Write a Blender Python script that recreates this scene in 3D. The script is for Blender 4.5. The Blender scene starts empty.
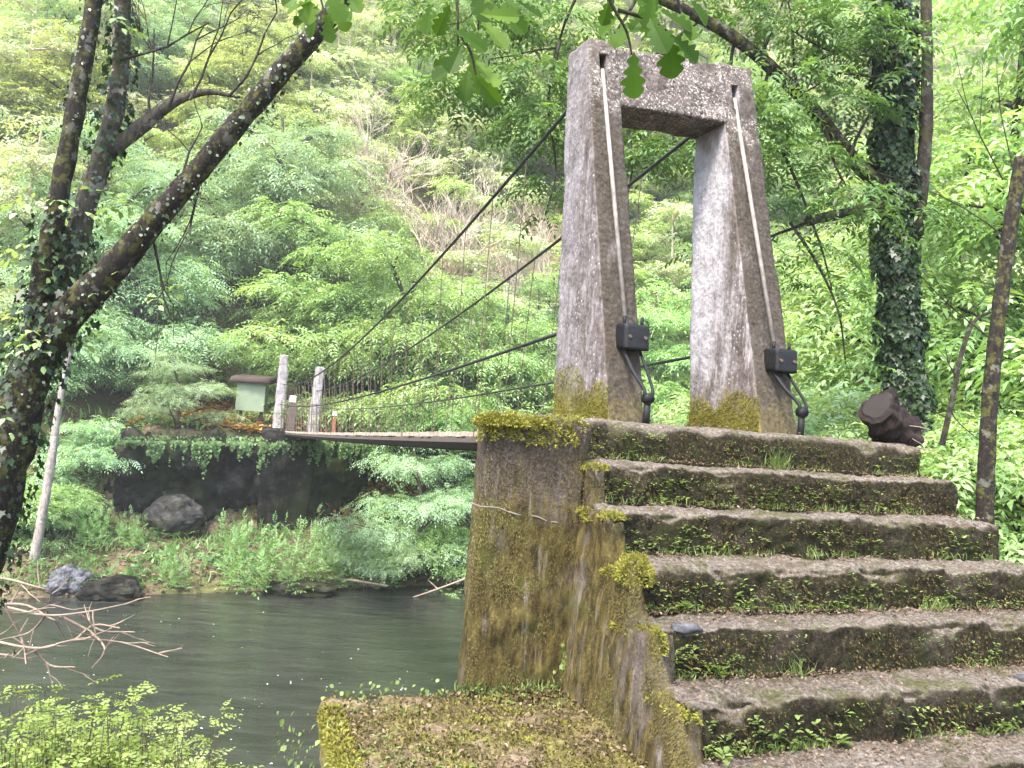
import bpy, bmesh, math, random
import numpy as np
from mathutils import Vector, noise
random.seed(7); RNG = np.random.default_rng(7)
S = bpy.context.scene
COL = S.collection
R = math.radians

# ------------------------------------------------------------------ camera
PITCH, ROLL, F = R(2.15), R(4.39), 800.0
fw = np.array([0, math.cos(PITCH), math.sin(PITCH)]); up0 = np.array([0, -math.sin(PITCH), math.cos(PITCH)])
rt = math.cos(ROLL)*np.array([1., 0, 0]) + math.sin(ROLL)*up0
up = -math.sin(ROLL)*np.array([1., 0, 0]) + math.cos(ROLL)*up0
from mathutils import Matrix
cd = bpy.data.cameras.new('camera'); cam = bpy.data.objects.new('camera', cd); COL.objects.link(cam)
cam.matrix_world = Matrix(((rt[0], up[0], -fw[0], 0), (rt[1], up[1], -fw[1], 0), (rt[2], up[2], -fw[2], 0), (0, 0, 0, 1)))
cd.sensor_width = 36; cd.lens = 36*F/1024; cd.clip_end = 600; cd.clip_start = 0.05
S.camera = cam

def at(px, py, Y):
    "world point seen at a photo position, at forward distance Y"
    d = fw + (px-512)/F*rt - (py-384)/F*up
    return Vector(d/d[1]*Y)

# frame of the bridge portal: u to the right along the steps, a away along the bridge
AL = R(-19.48)
Tv = np.array([math.cos(AL), -math.sin(AL), 0]); Av = np.array([math.sin(AL), math.cos(AL), 0]); Ov = np.array([.367, 4.093, 0.])
def W(u, a, z=0.): return Vector(Ov + u*Tv + a*Av + np.array([0, 0, z]))
def ua(x, y):
    dx, dy = x-Ov[0], y-Ov[1]
    return dx*Tv[0]+dy*Tv[1], dx*Av[0]+dy*Av[1]

# ------------------------------------------------------------------ materials
def newmat(name):
    m = bpy.data.materials.new(name); m.use_nodes = True
    nt = m.node_tree; nt.nodes.clear()
    return m, nt
class N:
    def __init__(s, nt): s.nt = nt
    def n(s, t, **k):
        x = s.nt.nodes.new(t)
        for a, b in k.items():
            if a in x.bl_rna.properties: setattr(x, a, b)
            else: s.set(x, a, b)
        return x
    def set(s, x, a, b):
        i = x.inputs[int(a[1:])] if a[0] == 'i' and a[1:].isdigit() else x.inputs[a.replace('_', ' ')]
        if hasattr(b, 'is_output'): s.nt.links.new(b, i)
        else: i.default_value = b
    def noise(s, vec, scale, detail=6, rough=.6, out='Fac', dist=0.):
        x = s.n('ShaderNodeTexNoise', Vector=vec, Scale=scale, Detail=detail, Roughness=rough, Distortion=dist); return x.outputs[out]
    def ramp(s, fac, stops, interp='LINEAR'):
        x = s.n('ShaderNodeValToRGB', Fac=fac); c = x.color_ramp; c.interpolation = interp
        while len(c.elements) < len(stops): c.elements.new(.5)
        for e, (p, v) in zip(c.elements, stops):
            e.position = p; e.color = (v, v, v, 1) if isinstance(v, (int, float)) else (*v, 1)
        return x.outputs[0]
    def mix(s, f, a, b, mode='MIX'):
        x = s.n('ShaderNodeMix', data_type='RGBA', blend_type=mode)
        for i, v in ((0, f), (6, a), (7, b)):
            if hasattr(v, 'is_output'): s.nt.links.new(v, x.inputs[i])
            else: x.inputs[i].default_value = v if i == 0 else ((*v, 1) if len(v) == 3 else v)
        return x.outputs[2]
    def math(s, op, a, b=0., c=0., clamp=False):
        x = s.n('ShaderNodeMath', operation=op, use_clamp=clamp)
        for i, v in enumerate((a, b, c)):
            if hasattr(v, 'is_output'): s.nt.links.new(v, x.inputs[i])
            else: x.inputs[i].default_value = v
        return x.outputs[0]
    def mapr(s, v, a, b, c=0., d=1.):
        x = s.n('ShaderNodeMapRange', interpolation_type='SMOOTHSTEP'); 
        for i, q in enumerate((v, a, b, c, d)):
            if hasattr(q, 'is_output'): s.nt.links.new(q, x.inputs[i])
            else: x.inputs[i].default_value = q
        return x.outputs[0]
    def scalevec(s, v, xyz):
        return s.n('ShaderNodeMapping', Vector=v, Scale=xyz).outputs[0]
    def out(s, col, rough=.9, bump=None, bstr=.5, bdist=.02, spec=.3, metal=0.):
        b = s.n('ShaderNodeBsdfPrincipled', Base_Color=col, Roughness=rough, Metallic=metal)
        b.inputs['Specular IOR Level'].default_value = spec
        if bump is not None:
            bp = s.n('ShaderNodeBump', Height=bump, Strength=bstr, Distance=bdist); s.nt.links.new(bp.outputs[0], b.inputs['Normal'])
        o = s.n('ShaderNodeOutputMaterial'); s.nt.links.new(b.outputs[0], o.inputs[0]); return b

def leafmat(name, cols, trans=.4, rough=.5, spec=.3, objvar=.25, nscale=.6):
    m, nt = newmat(name); q = N(nt)
    at_ = q.n('ShaderNodeAttribute', attribute_name='var').outputs['Fac']
    pos = q.n('ShaderNodeNewGeometry').outputs['Position']
    nz = q.noise(pos, nscale, 2)
    f = q.math('ADD', q.math('MULTIPLY', at_, .6), q.math('MULTIPLY', q.math('SUBTRACT', nz, .3), 1.0), clamp=True)
    c = q.ramp(f, [(i/(len(cols)-1), k) for i, k in enumerate(cols)])
    if objvar:
        rnd = q.n('ShaderNodeObjectInfo').outputs['Random']
        hs = q.n('ShaderNodeHueSaturation', Color=c, Hue=q.math('MULTIPLY_ADD', rnd, .035*objvar*4, .5-.007*objvar*4), Saturation=.86, Value=q.math('MULTIPLY_ADD', rnd, objvar*1.4, 1-objvar*.7))
        c = hs.outputs[0]
    b = q.n('ShaderNodeBsdfPrincipled', Base_Color=c, Roughness=rough); b.inputs['Specular IOR Level'].default_value = spec
    t = q.n('ShaderNodeBsdfTranslucent', Color=q.mix(1., c, (1.25, 1.2, .55), 'MULTIPLY'))
    mx = q.n('ShaderNodeMixShader', Fac=trans); nt.links.new(b.outputs[0], mx.inputs[1]); nt.links.new(t.outputs[0], mx.inputs[2])
    o = q.n('ShaderNodeOutputMaterial'); nt.links.new(mx.outputs[0], o.inputs[0])
    return m

def concrete(name, white=0., moss_h=.0, kind='pillar'):
    m, nt = newmat(name); q = N(nt)
    pos = q.n('ShaderNodeNewGeometry').outputs['Position']
    nor = q.n('ShaderNodeNewGeometry').outputs['Normal']
    big = q.noise(pos, 1.7, 7, .65); fine = q.noise(pos, 38, 8, .7); med = q.noise(pos, 8, 7, .65)
    streak = q.noise(q.scalevec(pos, (9, 9, .55)), 1.6, 6, .65)
    c = q.ramp(med, [(.25, (.040, .032, .030)), (.5, (.115, .095, .090)), (.75, (.225, .20, .20))])
    c = q.mix(q.mapr(streak, .48, .72, 0, .75), c, (.055, .042, .034))
    c = q.mix(q.math('MULTIPLY', q.mapr(q.noise(q.scalevec(pos, (6, 6, 1.3)), 2.3, 7, .7), .5, .66), .45+.3*white), c, (.36, .33, .34))
    vor = q.n('ShaderNodeTexVoronoi', Vector=pos, Scale=26.).outputs['Distance']
    c = q.mix(q.math('MULTIPLY', q.mapr(vor, .34 if kind == 'lintel' else .28, .12), q.mapr(q.noise(pos, 5, 5), .38 if kind == 'lintel' else .48, .6)), c, (.36, .33, .31))
    c = q.mix(q.mapr(fine, .56, .72, 0, .55), c, (.028, .022, .018))
    # distance along the bridge axis: limewash survives on the river half of the inner face
    dot = q.n('ShaderNodeVectorMath', operation='DOT_PRODUCT'); nt.links.new(pos, dot.inputs[0]); dot.inputs[1].default_value = tuple(Av)
    sep = q.n('ShaderNodeSeparateXYZ', Vector=pos).outputs
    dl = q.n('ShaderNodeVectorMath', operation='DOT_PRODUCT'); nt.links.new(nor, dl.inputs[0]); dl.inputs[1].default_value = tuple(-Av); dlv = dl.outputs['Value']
    if kind == 'pillar':     # pale weathered bands run down the river half of the outer faces
        wb = q.math('ADD', dot.outputs['Value'], q.math('MULTIPLY', q.math('SUBTRACT', q.noise(q.scalevec(pos, (2.5, 2.5, .35)), 2.4, 6, .7), .5), 1.5))
        pm = q.math('MULTIPLY', q.mapr(wb, float(Ov@Av)+.95, float(Ov@Av)+1.45), q.mapr(dlv, .6, .3))
        c = q.mix(q.math('MULTIPLY', pm, .55 if not white else .7), c, q.ramp(med, [(.3, (.12, .11, .113)), (.65, (.27, .255, .268))]))
        gm = q.math('MULTIPLY', q.mapr(q.noise(q.scalevec(pos, (2, 2, .6)), 2.1, 6, .7), .52, .68), .6); c = q.mix(gm, c, (.075, .06, .035))
        ck = q.noise(q.scalevec(pos, (30, 30, 1.1)), .9, 4, .6); c = q.mix(q.math('MULTIPLY', q.mapr(q.math('ABSOLUTE', q.math('SUBTRACT', ck, .5)), .012, .0), .7), c, (.02, .016, .012))
    if white:
        wob = q.math('MULTIPLY', q.math('SUBTRACT', q.noise(q.scalevec(pos, (3, 3, .8)), 3, 6, .7), .5), .9)
        lim = q.math('ADD', q.math('ADD', dot.outputs['Value'], wob), q.math('MULTIPLY', sep[2], -.07))
        lim0 = float(Ov@Av)
        mk = q.math('MULTIPLY', q.math('MULTIPLY', q.mapr(lim, lim0+.86, lim0+1.18), q.mapr(q.math('ADD', sep[2], wob), .28, .5)), q.mapr(dlv, .6, .3))
        c = q.mix(q.math('MULTIPLY', mk, white), c, q.ramp(med, [(.3, (.17, .16, .165)), (.6, (.37, .355, .37))]))
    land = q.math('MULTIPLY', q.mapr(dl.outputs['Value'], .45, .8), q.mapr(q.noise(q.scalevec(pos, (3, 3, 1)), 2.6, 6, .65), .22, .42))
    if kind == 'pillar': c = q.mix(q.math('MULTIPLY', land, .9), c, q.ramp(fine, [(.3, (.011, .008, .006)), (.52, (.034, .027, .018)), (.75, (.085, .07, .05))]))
    sp = q.noise(pos, 58, 6, .7); c2 = q.ramp(med, [(.3, (.03, .024, .02)), (.55, (.085, .068, .058)), (.75, (.16, .135, .12))]); c2 = q.mix(q.math('MULTIPLY', q.mapr(sp, .52, .60), q.mapr(q.noise(pos, 4, 6, .65), .36, .58)), c2, (.34, .31, .285)); c2 = q.mix(q.mapr(q.noise(pos, 30, 6, .7), .55, .62), c2, (.02, .016, .013))
    hd = q.math('MULTIPLY', q.mapr(q.math('ADD', sep[2], q.math('MULTIPLY', q.math('SUBTRACT', med, .5), .9)), 1.85, 2.3), q.math('MULTIPLY_ADD', q.mapr(dlv, .45, .8), .6, .3))
    c = q.mix(1. if kind == 'lintel' else hd, c, c2)
    if moss_h:
        hh = q.math('ADD', sep[2], q.math('MULTIPLY', q.math('SUBTRACT', q.noise(pos, 6, 6, .7), .5), .75))
        mk = q.math('MULTIPLY', q.mapr(hh, moss_h+.02, moss_h-.22), q.math('MULTIPLY_ADD', q.mapr(dl.outputs['Value'], .45, .8), -.75, 1.))
        c = q.mix(mk, c, q.ramp(fine, [(.3, (.04, .034, .012)), (.55, (.15, .118, .03)), (.75, (.27, .22, .055))]))
    sepn = q.n('ShaderNodeSeparateXYZ', Vector=nor).outputs
    mt = q.math('MULTIPLY', q.mapr(sepn[2], .35, .8), q.mapr(med, .4, .55))
    c = q.mix(q.math('MULTIPLY', mt, .7), c, (.09, .085, .03))
    h = q.math('ADD', q.math('MULTIPLY', fine, .5), q.math('ADD', q.math('MULTIPLY', vor, .3), streak))
    q.out(c, .93, h, .8, .025, .2)
    return m

def mossmat(name):
    "old concrete almost hidden under ochre and olive moss that hangs in vertical streaks"
    m, nt = newmat(name); q = N(nt)
    pos = q.n('ShaderNodeNewGeometry').outputs['Position']
    st = q.noise(q.scalevec(pos, (1, 1, .35)), 26, 8, .7); med = q.noise(pos, 5, 7, .65); big = q.noise(q.scalevec(pos, (1, 1, .55)), 2.1, 5, .6)
    fine = q.noise(pos, 70, 8, .75)
    c = q.ramp(st, [(.3, (.020, .015, .008)), (.46, (.066, .051, .020)), (.58, (.135, .107, .034)), (.75, (.24, .20, .075))])
    c = q.mix(q.mapr(med, .52, .66), c, (.085, .085, .022))
    bare = q.math('MULTIPLY', q.mapr(big, .50, .60), q.mapr(q.noise(q.scalevec(pos, (8, 8, 1.2)), 1.8, 6, .6), .40, .58))
    c = q.mix(q.math('MULTIPLY', bare, .8), c, q.ramp(fine, [(.3, (.06, .05, .045)), (.7, (.25, .21, .2))]))
    c = q.mix(q.mapr(fine, .55, .75, 0, .7), c, (.018, .014, .008))
    sz = q.n('ShaderNodeSeparateXYZ', Vector=pos).outputs[2]
    top = q.math('MULTIPLY', q.mapr(q.math('ADD', sz, q.math('MULTIPLY', med, .3)), -.30, -.16), q.mapr(q.noise(q.scalevec(pos, (5, 5, .6)), 2.2, 6), .32, .46))
    c = q.mix(q.math('MULTIPLY', top, .85), c, q.ramp(fine, [(.3, (.025, .018, .014)), (.5, (.075, .056, .045)), (.72, (.22, .185, .17))]))
    c = q.mix(q.math('MULTIPLY', q.mapr(q.noise(q.scalevec(pos, (12, 12, .9)), 1.5, 6, .7), .56, .68), .6), c, (.26, .23, .20))
    h = q.math('ADD', q.math('ADD', st, fine), q.math('MULTIPLY', med, .6))
    q.out(c, .97, h, 1., .035, .1)
    return m

def stepmat(name):
    m, nt = newmat(name); q = N(nt)
    g = q.n('ShaderNodeNewGeometry'); pos = g.outputs['Position']; nz = q.n('ShaderNodeSeparateXYZ', Vector=g.outputs['Normal']).outputs[2]
    med = q.noise(pos, 7, 8, .7); fine = q.noise(pos, 55, 8, .75); big = q.noise(pos, 2.2, 5)
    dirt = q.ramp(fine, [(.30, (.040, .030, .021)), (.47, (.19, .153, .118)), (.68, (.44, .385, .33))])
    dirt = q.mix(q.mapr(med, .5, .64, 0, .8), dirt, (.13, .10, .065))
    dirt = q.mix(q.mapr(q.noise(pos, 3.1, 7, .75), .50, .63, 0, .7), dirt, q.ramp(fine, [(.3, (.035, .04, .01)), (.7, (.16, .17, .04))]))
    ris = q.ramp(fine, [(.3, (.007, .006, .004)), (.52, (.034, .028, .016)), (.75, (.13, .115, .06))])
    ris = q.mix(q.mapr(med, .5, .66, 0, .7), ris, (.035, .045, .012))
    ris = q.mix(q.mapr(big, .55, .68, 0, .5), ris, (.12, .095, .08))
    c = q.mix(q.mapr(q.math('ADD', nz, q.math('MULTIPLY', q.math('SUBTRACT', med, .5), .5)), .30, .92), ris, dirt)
    h = q.math('ADD', fine, q.math('MULTIPLY', med, 1.2))
    q.out(c, .97, h, 1., .055, .12)
    return m

def soilmat(name, cols, scale=12, grass=None):
    m, nt = newmat(name); q = N(nt)
    pos = q.n('ShaderNodeNewGeometry').outputs['Position']
    a = q.noise(pos, scale, 9, .75); b = q.noise(pos, scale*.11, 5, .6)
    c = q.ramp(a, [(.3, cols[0]), (.5, cols[1]), (.7, cols[2])])
    if grass: c = q.mix(q.mapr(b, .42, .58), c, q.ramp(a, [(.3, grass[0]), (.7, grass[1])]))
    q.out(c, .97, a, .8, .05, .1)
    return m

def barkmat(name, dark, light, lichen=.5, lic=(.42, .42, .38), scale=9., mossy=0.):
    m, nt = newmat(name); q = N(nt)
    pos = q.n('ShaderNodeNewGeometry').outputs['Position']
    a = q.noise(q.scalevec(pos, (1, 1, .35)), scale*3, 8, .7); b = q.noise(pos, scale*.6, 6, .65); d = q.noise(pos, scale*.9, 5, .7)
    c = q.ramp(a, [(.3, dark), (.7, light)])
    if mossy: c = q.mix(q.mapr(d, .5, .6, 0, mossy), c, (.10, .10, .02))
    c = q.mix(q.mapr(b, .56, .62, 0, lichen), c, lic)
    q.out(c, .9, a, .9, .03, .2)
    return m

def plain(name, col, rough=.6, metal=0., nscale=20., var=.35, spec=.3):
    m, nt = newmat(name); q = N(nt)
    pos = q.n('ShaderNodeNewGeometry').outputs['Position']
    a = q.noise(pos, nscale, 7, .7)
    c = q.ramp(a, [(.3, tuple(x*(1-var) for x in col)), (.7, tuple(min(1, x*(1+var)) for x in col))])
    q.out(c, rough, a, .4, .01, spec, metal)
    return m

M = {}
M['pillar'] = concrete('lichened concrete', 0., .24)
M['pillar_white'] = concrete('limewashed concrete', .85, .30)
M['lintel'] = concrete('speckled concrete', 0., 0., 'lintel')
M['moss_wall'] = mossmat('mossy concrete')
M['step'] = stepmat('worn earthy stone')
M['soil'] = soilmat('leaf strewn soil', [(.045, .032, .018), (.16, .12, .07), (.30, .235, .16)], 22, [(.06, .06, .014), (.24, .22, .06)])
M['ground'] = soilmat('forest floor', [(.03, .022, .014), (.10, .075, .05), (.24, .18, .125)], 6, [(.045, .045, .016), (.12, .125, .05)])
M['rock_dark'] = soilmat('damp rock with painted shade', [(.002, .002, .0018), (.008, .0075, .0065), (.06, .055, .048)], 2.4, [(.008, .010, .004), (.03, .035, .012)])  # damp rock; shade of the far wall's cavity put into the near-black tones
M['rock'] = soilmat('grey rock', [(.02, .02, .023), (.065, .065, .072), (.17, .17, .185)], 7)
M['rock_mid'] = soilmat('mossy grey rock', [(.008, .008, .007), (.03, .028, .026), (.10, .095, .09)], 4, [(.02, .024, .008), (.07, .075, .03)])
M['iron'] = plain('black painted iron', (.007, .007, .0075), .6, .0, 30, .5, .2)
M['rod'] = plain('pale galvanised rod', (.175, .15, .13), .7, .1, 14, .45)
M['cable'] = plain('dark steel cable', (.022, .024, .024), .6, .3)
M['rust'] = plain('rusty wire', (.085, .062, .045), .8)
M['wood'] = plain('weathered deck boards', (.30, .24, .19), .85, 0, 9, .45)
M['wood_dark'] = plain('timber beam with painted shade', (.035, .028, .022), .9)  # shade on the beam's side painted into its dark colour
M['far_concrete'] = concrete('pale far concrete', .0, 0.)
M['far_white'] = plain('pale limewashed pillar', (.25, .225, .225), .9, 0, 7, .6)
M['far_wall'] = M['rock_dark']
M['bark_ivy'] = barkmat('dark lichened bark', (.004, .003, .003), (.030, .023, .017), .65, (.13, .125, .11), 15, .55)
M['bark_mixed'] = barkmat('pale patched bark', (.014, .011, .009), (.10, .085, .07), .7, (.24, .23, .21), 11, .4)
M['bark_dark'] = barkmat('dark bark', (.006, .005, .004), (.038, .030, .023), .35, (.13, .13, .11), 8, .2)
M['bark_pale'] = barkmat('pale spotted bark', (.08, .065, .05), (.36, .32, .28), .6, (.5, .48, .46), 7)
M['bark_beige'] = plain('bleached bare twigs', (.42, .33, .26), .9, 0, 4, .3)
M['bark_mid'] = plain('brown bark', (.06, .048, .036), .9, 0, 6, .4)
M['dead'] = plain('bleached dead wood', (.20, .15, .115), .85, 0, 12, .4)
M['log'] = barkmat('dark wet log', (.003, .002, .002), (.025, .015, .012), .1, (.12, .09, .08), 9)
M['blue'] = leafmat('blue green feathery leaves', [(.10, .18, .08), (.26, .40, .20), (.48, .61, .40)], .45)
M['fresh'] = leafmat('fresh green leaves', [(.09, .175, .04), (.24, .38, .11), (.45, .58, .27)], .42)
M['lime'] = leafmat('yellow green leaves', [(.13, .17, .035), (.28, .36, .10), (.47, .54, .22)], .42)
M['deep'] = leafmat('deep green leaves', [(.03, .07, .015), (.09, .18, .035), (.20, .33, .09)], .4)
M['pale'] = leafmat('pale spring leaves', [(.20, .25, .12), (.40, .46, .27), (.60, .64, .44)], .4)
M['ivy'] = leafmat('ivy leaves', [(.005, .012, .004), (.015, .033, .009), (.05, .09, .028)], .2, .4, .3, 0., 3.)
M['ivy_pale'] = leafmat('ivy leaves with painted sheen', [(.012, .026, .008), (.045, .07, .026), (.17, .19, .13)], .2, .4, .5, 0., 5.)  # pale tones: lichen flecks plus the sky's sheen painted into the leaves
M['oak'] = leafmat('oak leaves', [(.025, .06, .006), (.06, .125, .014), (.13, .22, .03)], .62, .5, .2, 0., 6.)
M['fern'] = leafmat('fern fronds', [(.07, .14, .03), (.17, .29, .07), (.30, .42, .14)], .4, objvar=.15)
M['bush'] = leafmat('olive bush leaves', [(.09, .12, .02), (.19, .26, .06), (.33, .40, .13)], .4, objvar=0., nscale=3.)
M['bush2'] = leafmat('grey green bush leaves', [(.10, .13, .03), (.22, .27, .09), (.40, .44, .22)], .4, objvar=0., nscale=3.)
M['weed'] = leafmat('weed leaves', [(.05, .085, .02), (.14, .20, .055), (.30, .36, .14)], .35, objvar=0., nscale=5.)
M['mosstuft'] = leafmat('moss strands', [(.034, .027, .012), (.105, .085, .032), (.23, .20, .08)], .2, .9, .05, 0., 5.)
M['mossgreen'] = leafmat('yellow green moss', [(.07, .07, .015), (.18, .172, .034), (.31, .305, .075)], .2, .9, .05, 0., 5.)
M['litter'] = leafmat('dead leaves', [(.03, .019, .012), (.10, .066, .042), (.24, .18, .135)], .15, .8, .2, 0., 9.)
M['bracken'] = leafmat('rusty bracken', [(.16, .07, .02), (.36, .20, .06), (.5, .36, .15)], .25, .8, .2, 0., 2.)
M['petal'] = plain('white flecks', (.75, .75, .72), .6)
M['cut'] = plain('dark cut end grain', (.013, .009, .008), .85, 0, 14, .5)
M['green_panel'] = plain('pale green panel', (.17, .21, .14), .7, 0, 3, .15)
M['brown_roof'] = plain('brown board roof', (.05, .034, .028), .9)
M['brown_post'] = plain('dull brown post', (.07, .05, .045), .8)
M['red_post'] = plain('red brown post', (.20, .075, .045), .8)
M['white'] = plain('white plate', (.8, .8, .78), .6, 0, 3, .05)
M['wire'] = M['rust']

# water
def watermat():
    m, nt = newmat('river water'); q = N(nt)
    pos = q.n('ShaderNodeNewGeometry').outputs['Position']
    mp = q.n('ShaderNodeMapping', Vector=pos, Rotation=(0, 0, R(-27)), Scale=(.55, 1.9, 1)).outputs[0]
    a = q.noise(mp, 1.3, 4, .55, dist=.4); b = q.noise(mp, 6.5, 5, .6, dist=.3)
    h = q.math('ADD', a, q.math('MULTIPLY', b, .22))
    c = q.ramp(a, [(.3, (.013, .0145, .012)), (.7, (.030, .032, .026))])
    q.out(c, .035, h, .42, .12, .5)
    return m
M['water'] = watermat()

# ------------------------------------------------------------------ mesh helpers
def tag(o, label=None, cat=None, group=None, kind=None):
    for k, v in (('label', label), ('category', cat), ('group', group), ('kind', kind)):
        if v: o[k] = v
    return o
def empty(name, loc, label, cat, group=None):
    o = bpy.data.objects.new(name, None); COL.objects.link(o); o.location = loc; o.empty_display_size = .1
    return tag(o, label, cat, group)
def link(name, me, mat, parent=None, smooth=False):
    o = bpy.data.objects.new(name, me); COL.objects.link(o)
    if mat is not None:
        if isinstance(mat, (list, tuple)):
            for x in mat: me.materials.append(M[x])
        else: me.materials.append(M[mat])
    if smooth: me.polygons.foreach_set('use_smooth', [True]*len(me.polygons))
    if parent is not None:
        o.parent = parent
        o.location = Vector((0, 0, 0)) - parent.location      # part meshes are written in world space
    return o
def mesh_py(name, v, f):
    me = bpy.data.meshes.new(name); me.from_pydata([tuple(x) for x in v], [], f); me.update(); return me
class MB:
    def __init__(s): s.v = []; s.f = []
    def add(s, v, f):
        b = len(s.v); s.v += [tuple(x) for x in v]; s.f += [tuple(i+b for i in q) for q in f]; return s
    def hexa(s, c8):
        return s.add(c8, [(0, 3, 2, 1), (4, 5, 6, 7), (0, 1, 5, 4), (1, 2, 6, 5), (2, 3, 7, 6), (3, 0, 4, 7)])
    def box(s, c, sx, sy, sz, ax=(1, 0, 0), ay=(0, 1, 0)):
        ax = Vector(ax).normalized(); ay = Vector(ay).normalized(); az = ax.cross(ay); c = Vector(c)
        return s.hexa([c+ax*sx*i/2+ay*sy*j/2+az*sz*k/2 for k in (-1, 1) for i, j in ((-1, -1), (1, -1), (1, 1), (-1, 1))])
    def tube(s, pts, rad, n=8, cap=True, wob=0.):
        pts = [Vector(p) for p in pts]; m = len(pts)
        if not hasattr(rad, '__len__'): rad = [rad]*m
        ring0 = len(s.v); ref = None
        for i, p in enumerate(pts):
            t = (pts[min(i+1, m-1)]-pts[max(i-1, 0)]).normalized()
            if ref is None:
                ref = Vector((1, 0, 0)) if abs(t.x) < .8 else Vector((0, 1, 0))
            x = (ref - t*ref.dot(t)).normalized(); y = t.cross(x); ref = x
            for k in range(n):
                a = 2*math.pi*k/n
                d = x*math.cos(a)+y*math.sin(a); r = rad[i]
                if wob: r *= 1+wob*noise.noise((p+d*r)*6)+wob*.6*noise.noise((p+d*r)*19)
                s.v.append(tuple(p+d*r))
        for i in range(m-1):
            for k in range(n):
                a, b = ring0+i*n+k, ring0+i*n+(k+1) % n
                s.f.append((a, b, b+n, a+n))
        if cap:
            s.f.append(tuple(ring0+k for k in range(n))[::-1]); s.f.append(tuple(ring0+(m-1)*n+k for k in range(n)))
        return s
    def build(s, name, mat, parent=None, smooth=False): return link(name, mesh_py(name, s.v, s.f), mat, parent, smooth)

def smoothpath(pts, k=6):
    "Catmull-Rom through the points"
    P = [Vector(p) for p in pts]; P = [P[0]*2-P[1]]+P+[P[-1]*2-P[-2]]; out = []
    for i in range(1, len(P)-2):
        for j in range(k):
            t = j/k; a, b, c, d = P[i-1], P[i], P[i+1], P[i+2]
            out.append(.5*((2*b)+(c-a)*t+(2*a-5*b+4*c-d)*t*t+(3*b-a-3*c+d)*t**3))
    out.append(P[-2]); return out
def lerp_list(vals, n):
    return list(np.interp(np.linspace(0, 1, n), np.linspace(0, 1, len(vals)), vals))

def block(c8, size, res=.03, rnd=.02, amp=.01, amp2=.004, scl=5., seed=0., edge=0.):
    """rounded, subdivided, weather-worn hexahedron: c8 bottom 4 then top 4 corners, size its rough lengths"""
    L = np.array(size, float); nn = [max(2, int(round(l/res))) for l in L]
    bm = bmesh.new(); cache = {}
    c = [Vector(p) for p in c8]
    def tri(x, y, z):
        x, y, z = (x/L[0]+.5), (y/L[1]+.5), (z/L[2]+.5)
        lo = (c[0]*(1-x)+c[1]*x)*(1-y)+(c[3]*(1-x)+c[2]*x)*y
        hi = (c[4]*(1-x)+c[5]*x)*(1-y)+(c[7]*(1-x)+c[6]*x)*y
        return lo*(1-z)+hi*z
    def vert(i, j, k):
        key = (i, j, k)
        if key not in cache:
            p = np.array([(i/nn[0]-.5)*L[0], (j/nn[1]-.5)*L[1], (k/nn[2]-.5)*L[2]])
            h = L/2-rnd; inn = np.clip(p, -h, h); d = p-inn; l = np.linalg.norm(d)
            if l > 1e-9: p = inn+d/l*rnd
            q0 = tri(*p)
            if edge:      # eaten edges
                near = sorted(L/2-np.abs(np.array([(i/nn[0]-.5)*L[0], (j/nn[1]-.5)*L[1], (k/nn[2]-.5)*L[2]])))[1]
                if near < .09:
                    e = edge*max(0, noise.noise(q0*4.3+Vector((seed, 3, 1)))+.25*noise.noise(q0*17)+.1)*(1-near/.09)
                    p = p*(1-np.minimum(.5, e/(L/2))); q0 = tri(*p)
            cache[key] = bm.verts.new(q0)
        return cache[key]
    def grid(ax, side):
        o = [0, 1, 2]; o.remove(ax); a, b = o
        for i in range(nn[a]):
            for j in range(nn[b]):
                q = []
                for di, dj in ((0, 0), (1, 0), (1, 1), (0, 1)):
                    k = [0, 0, 0]; k[ax] = nn[ax]*side; k[a] = i+di; k[b] = j+dj; q.append(vert(*k))
                bm.faces.new(q)
    for ax in range(3):
        for side in (0, 1): grid(ax, side)
    bmesh.ops.recalc_face_normals(bm, faces=bm.faces); bm.normal_update()
    off = Vector((seed*3.1, seed*1.7, seed))
    for v in bm.verts:
        p = v.co+off
        v.co = v.co + v.normal*(amp*noise.noise(p*scl)+amp*.6*noise.noise(p*scl*2.3)+amp2*noise.noise(p*31)+amp2*.6*noise.noise(p*67)+amp2*noise.noise(p*14))
    return bm
def bm_link(bm, name, mat, parent=None, smooth=True):
    me = bpy.data.meshes.new(name); bm.to_mesh(me); bm.free(); return link(name, me, mat, parent, smooth)

def box8(u0, u1, a0, a1, z0, z1): return [W(u, a, z) for z in (z0, z1) for u, a in ((u0, a0), (u1, a0), (u1, a1), (u0, a1))]

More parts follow.
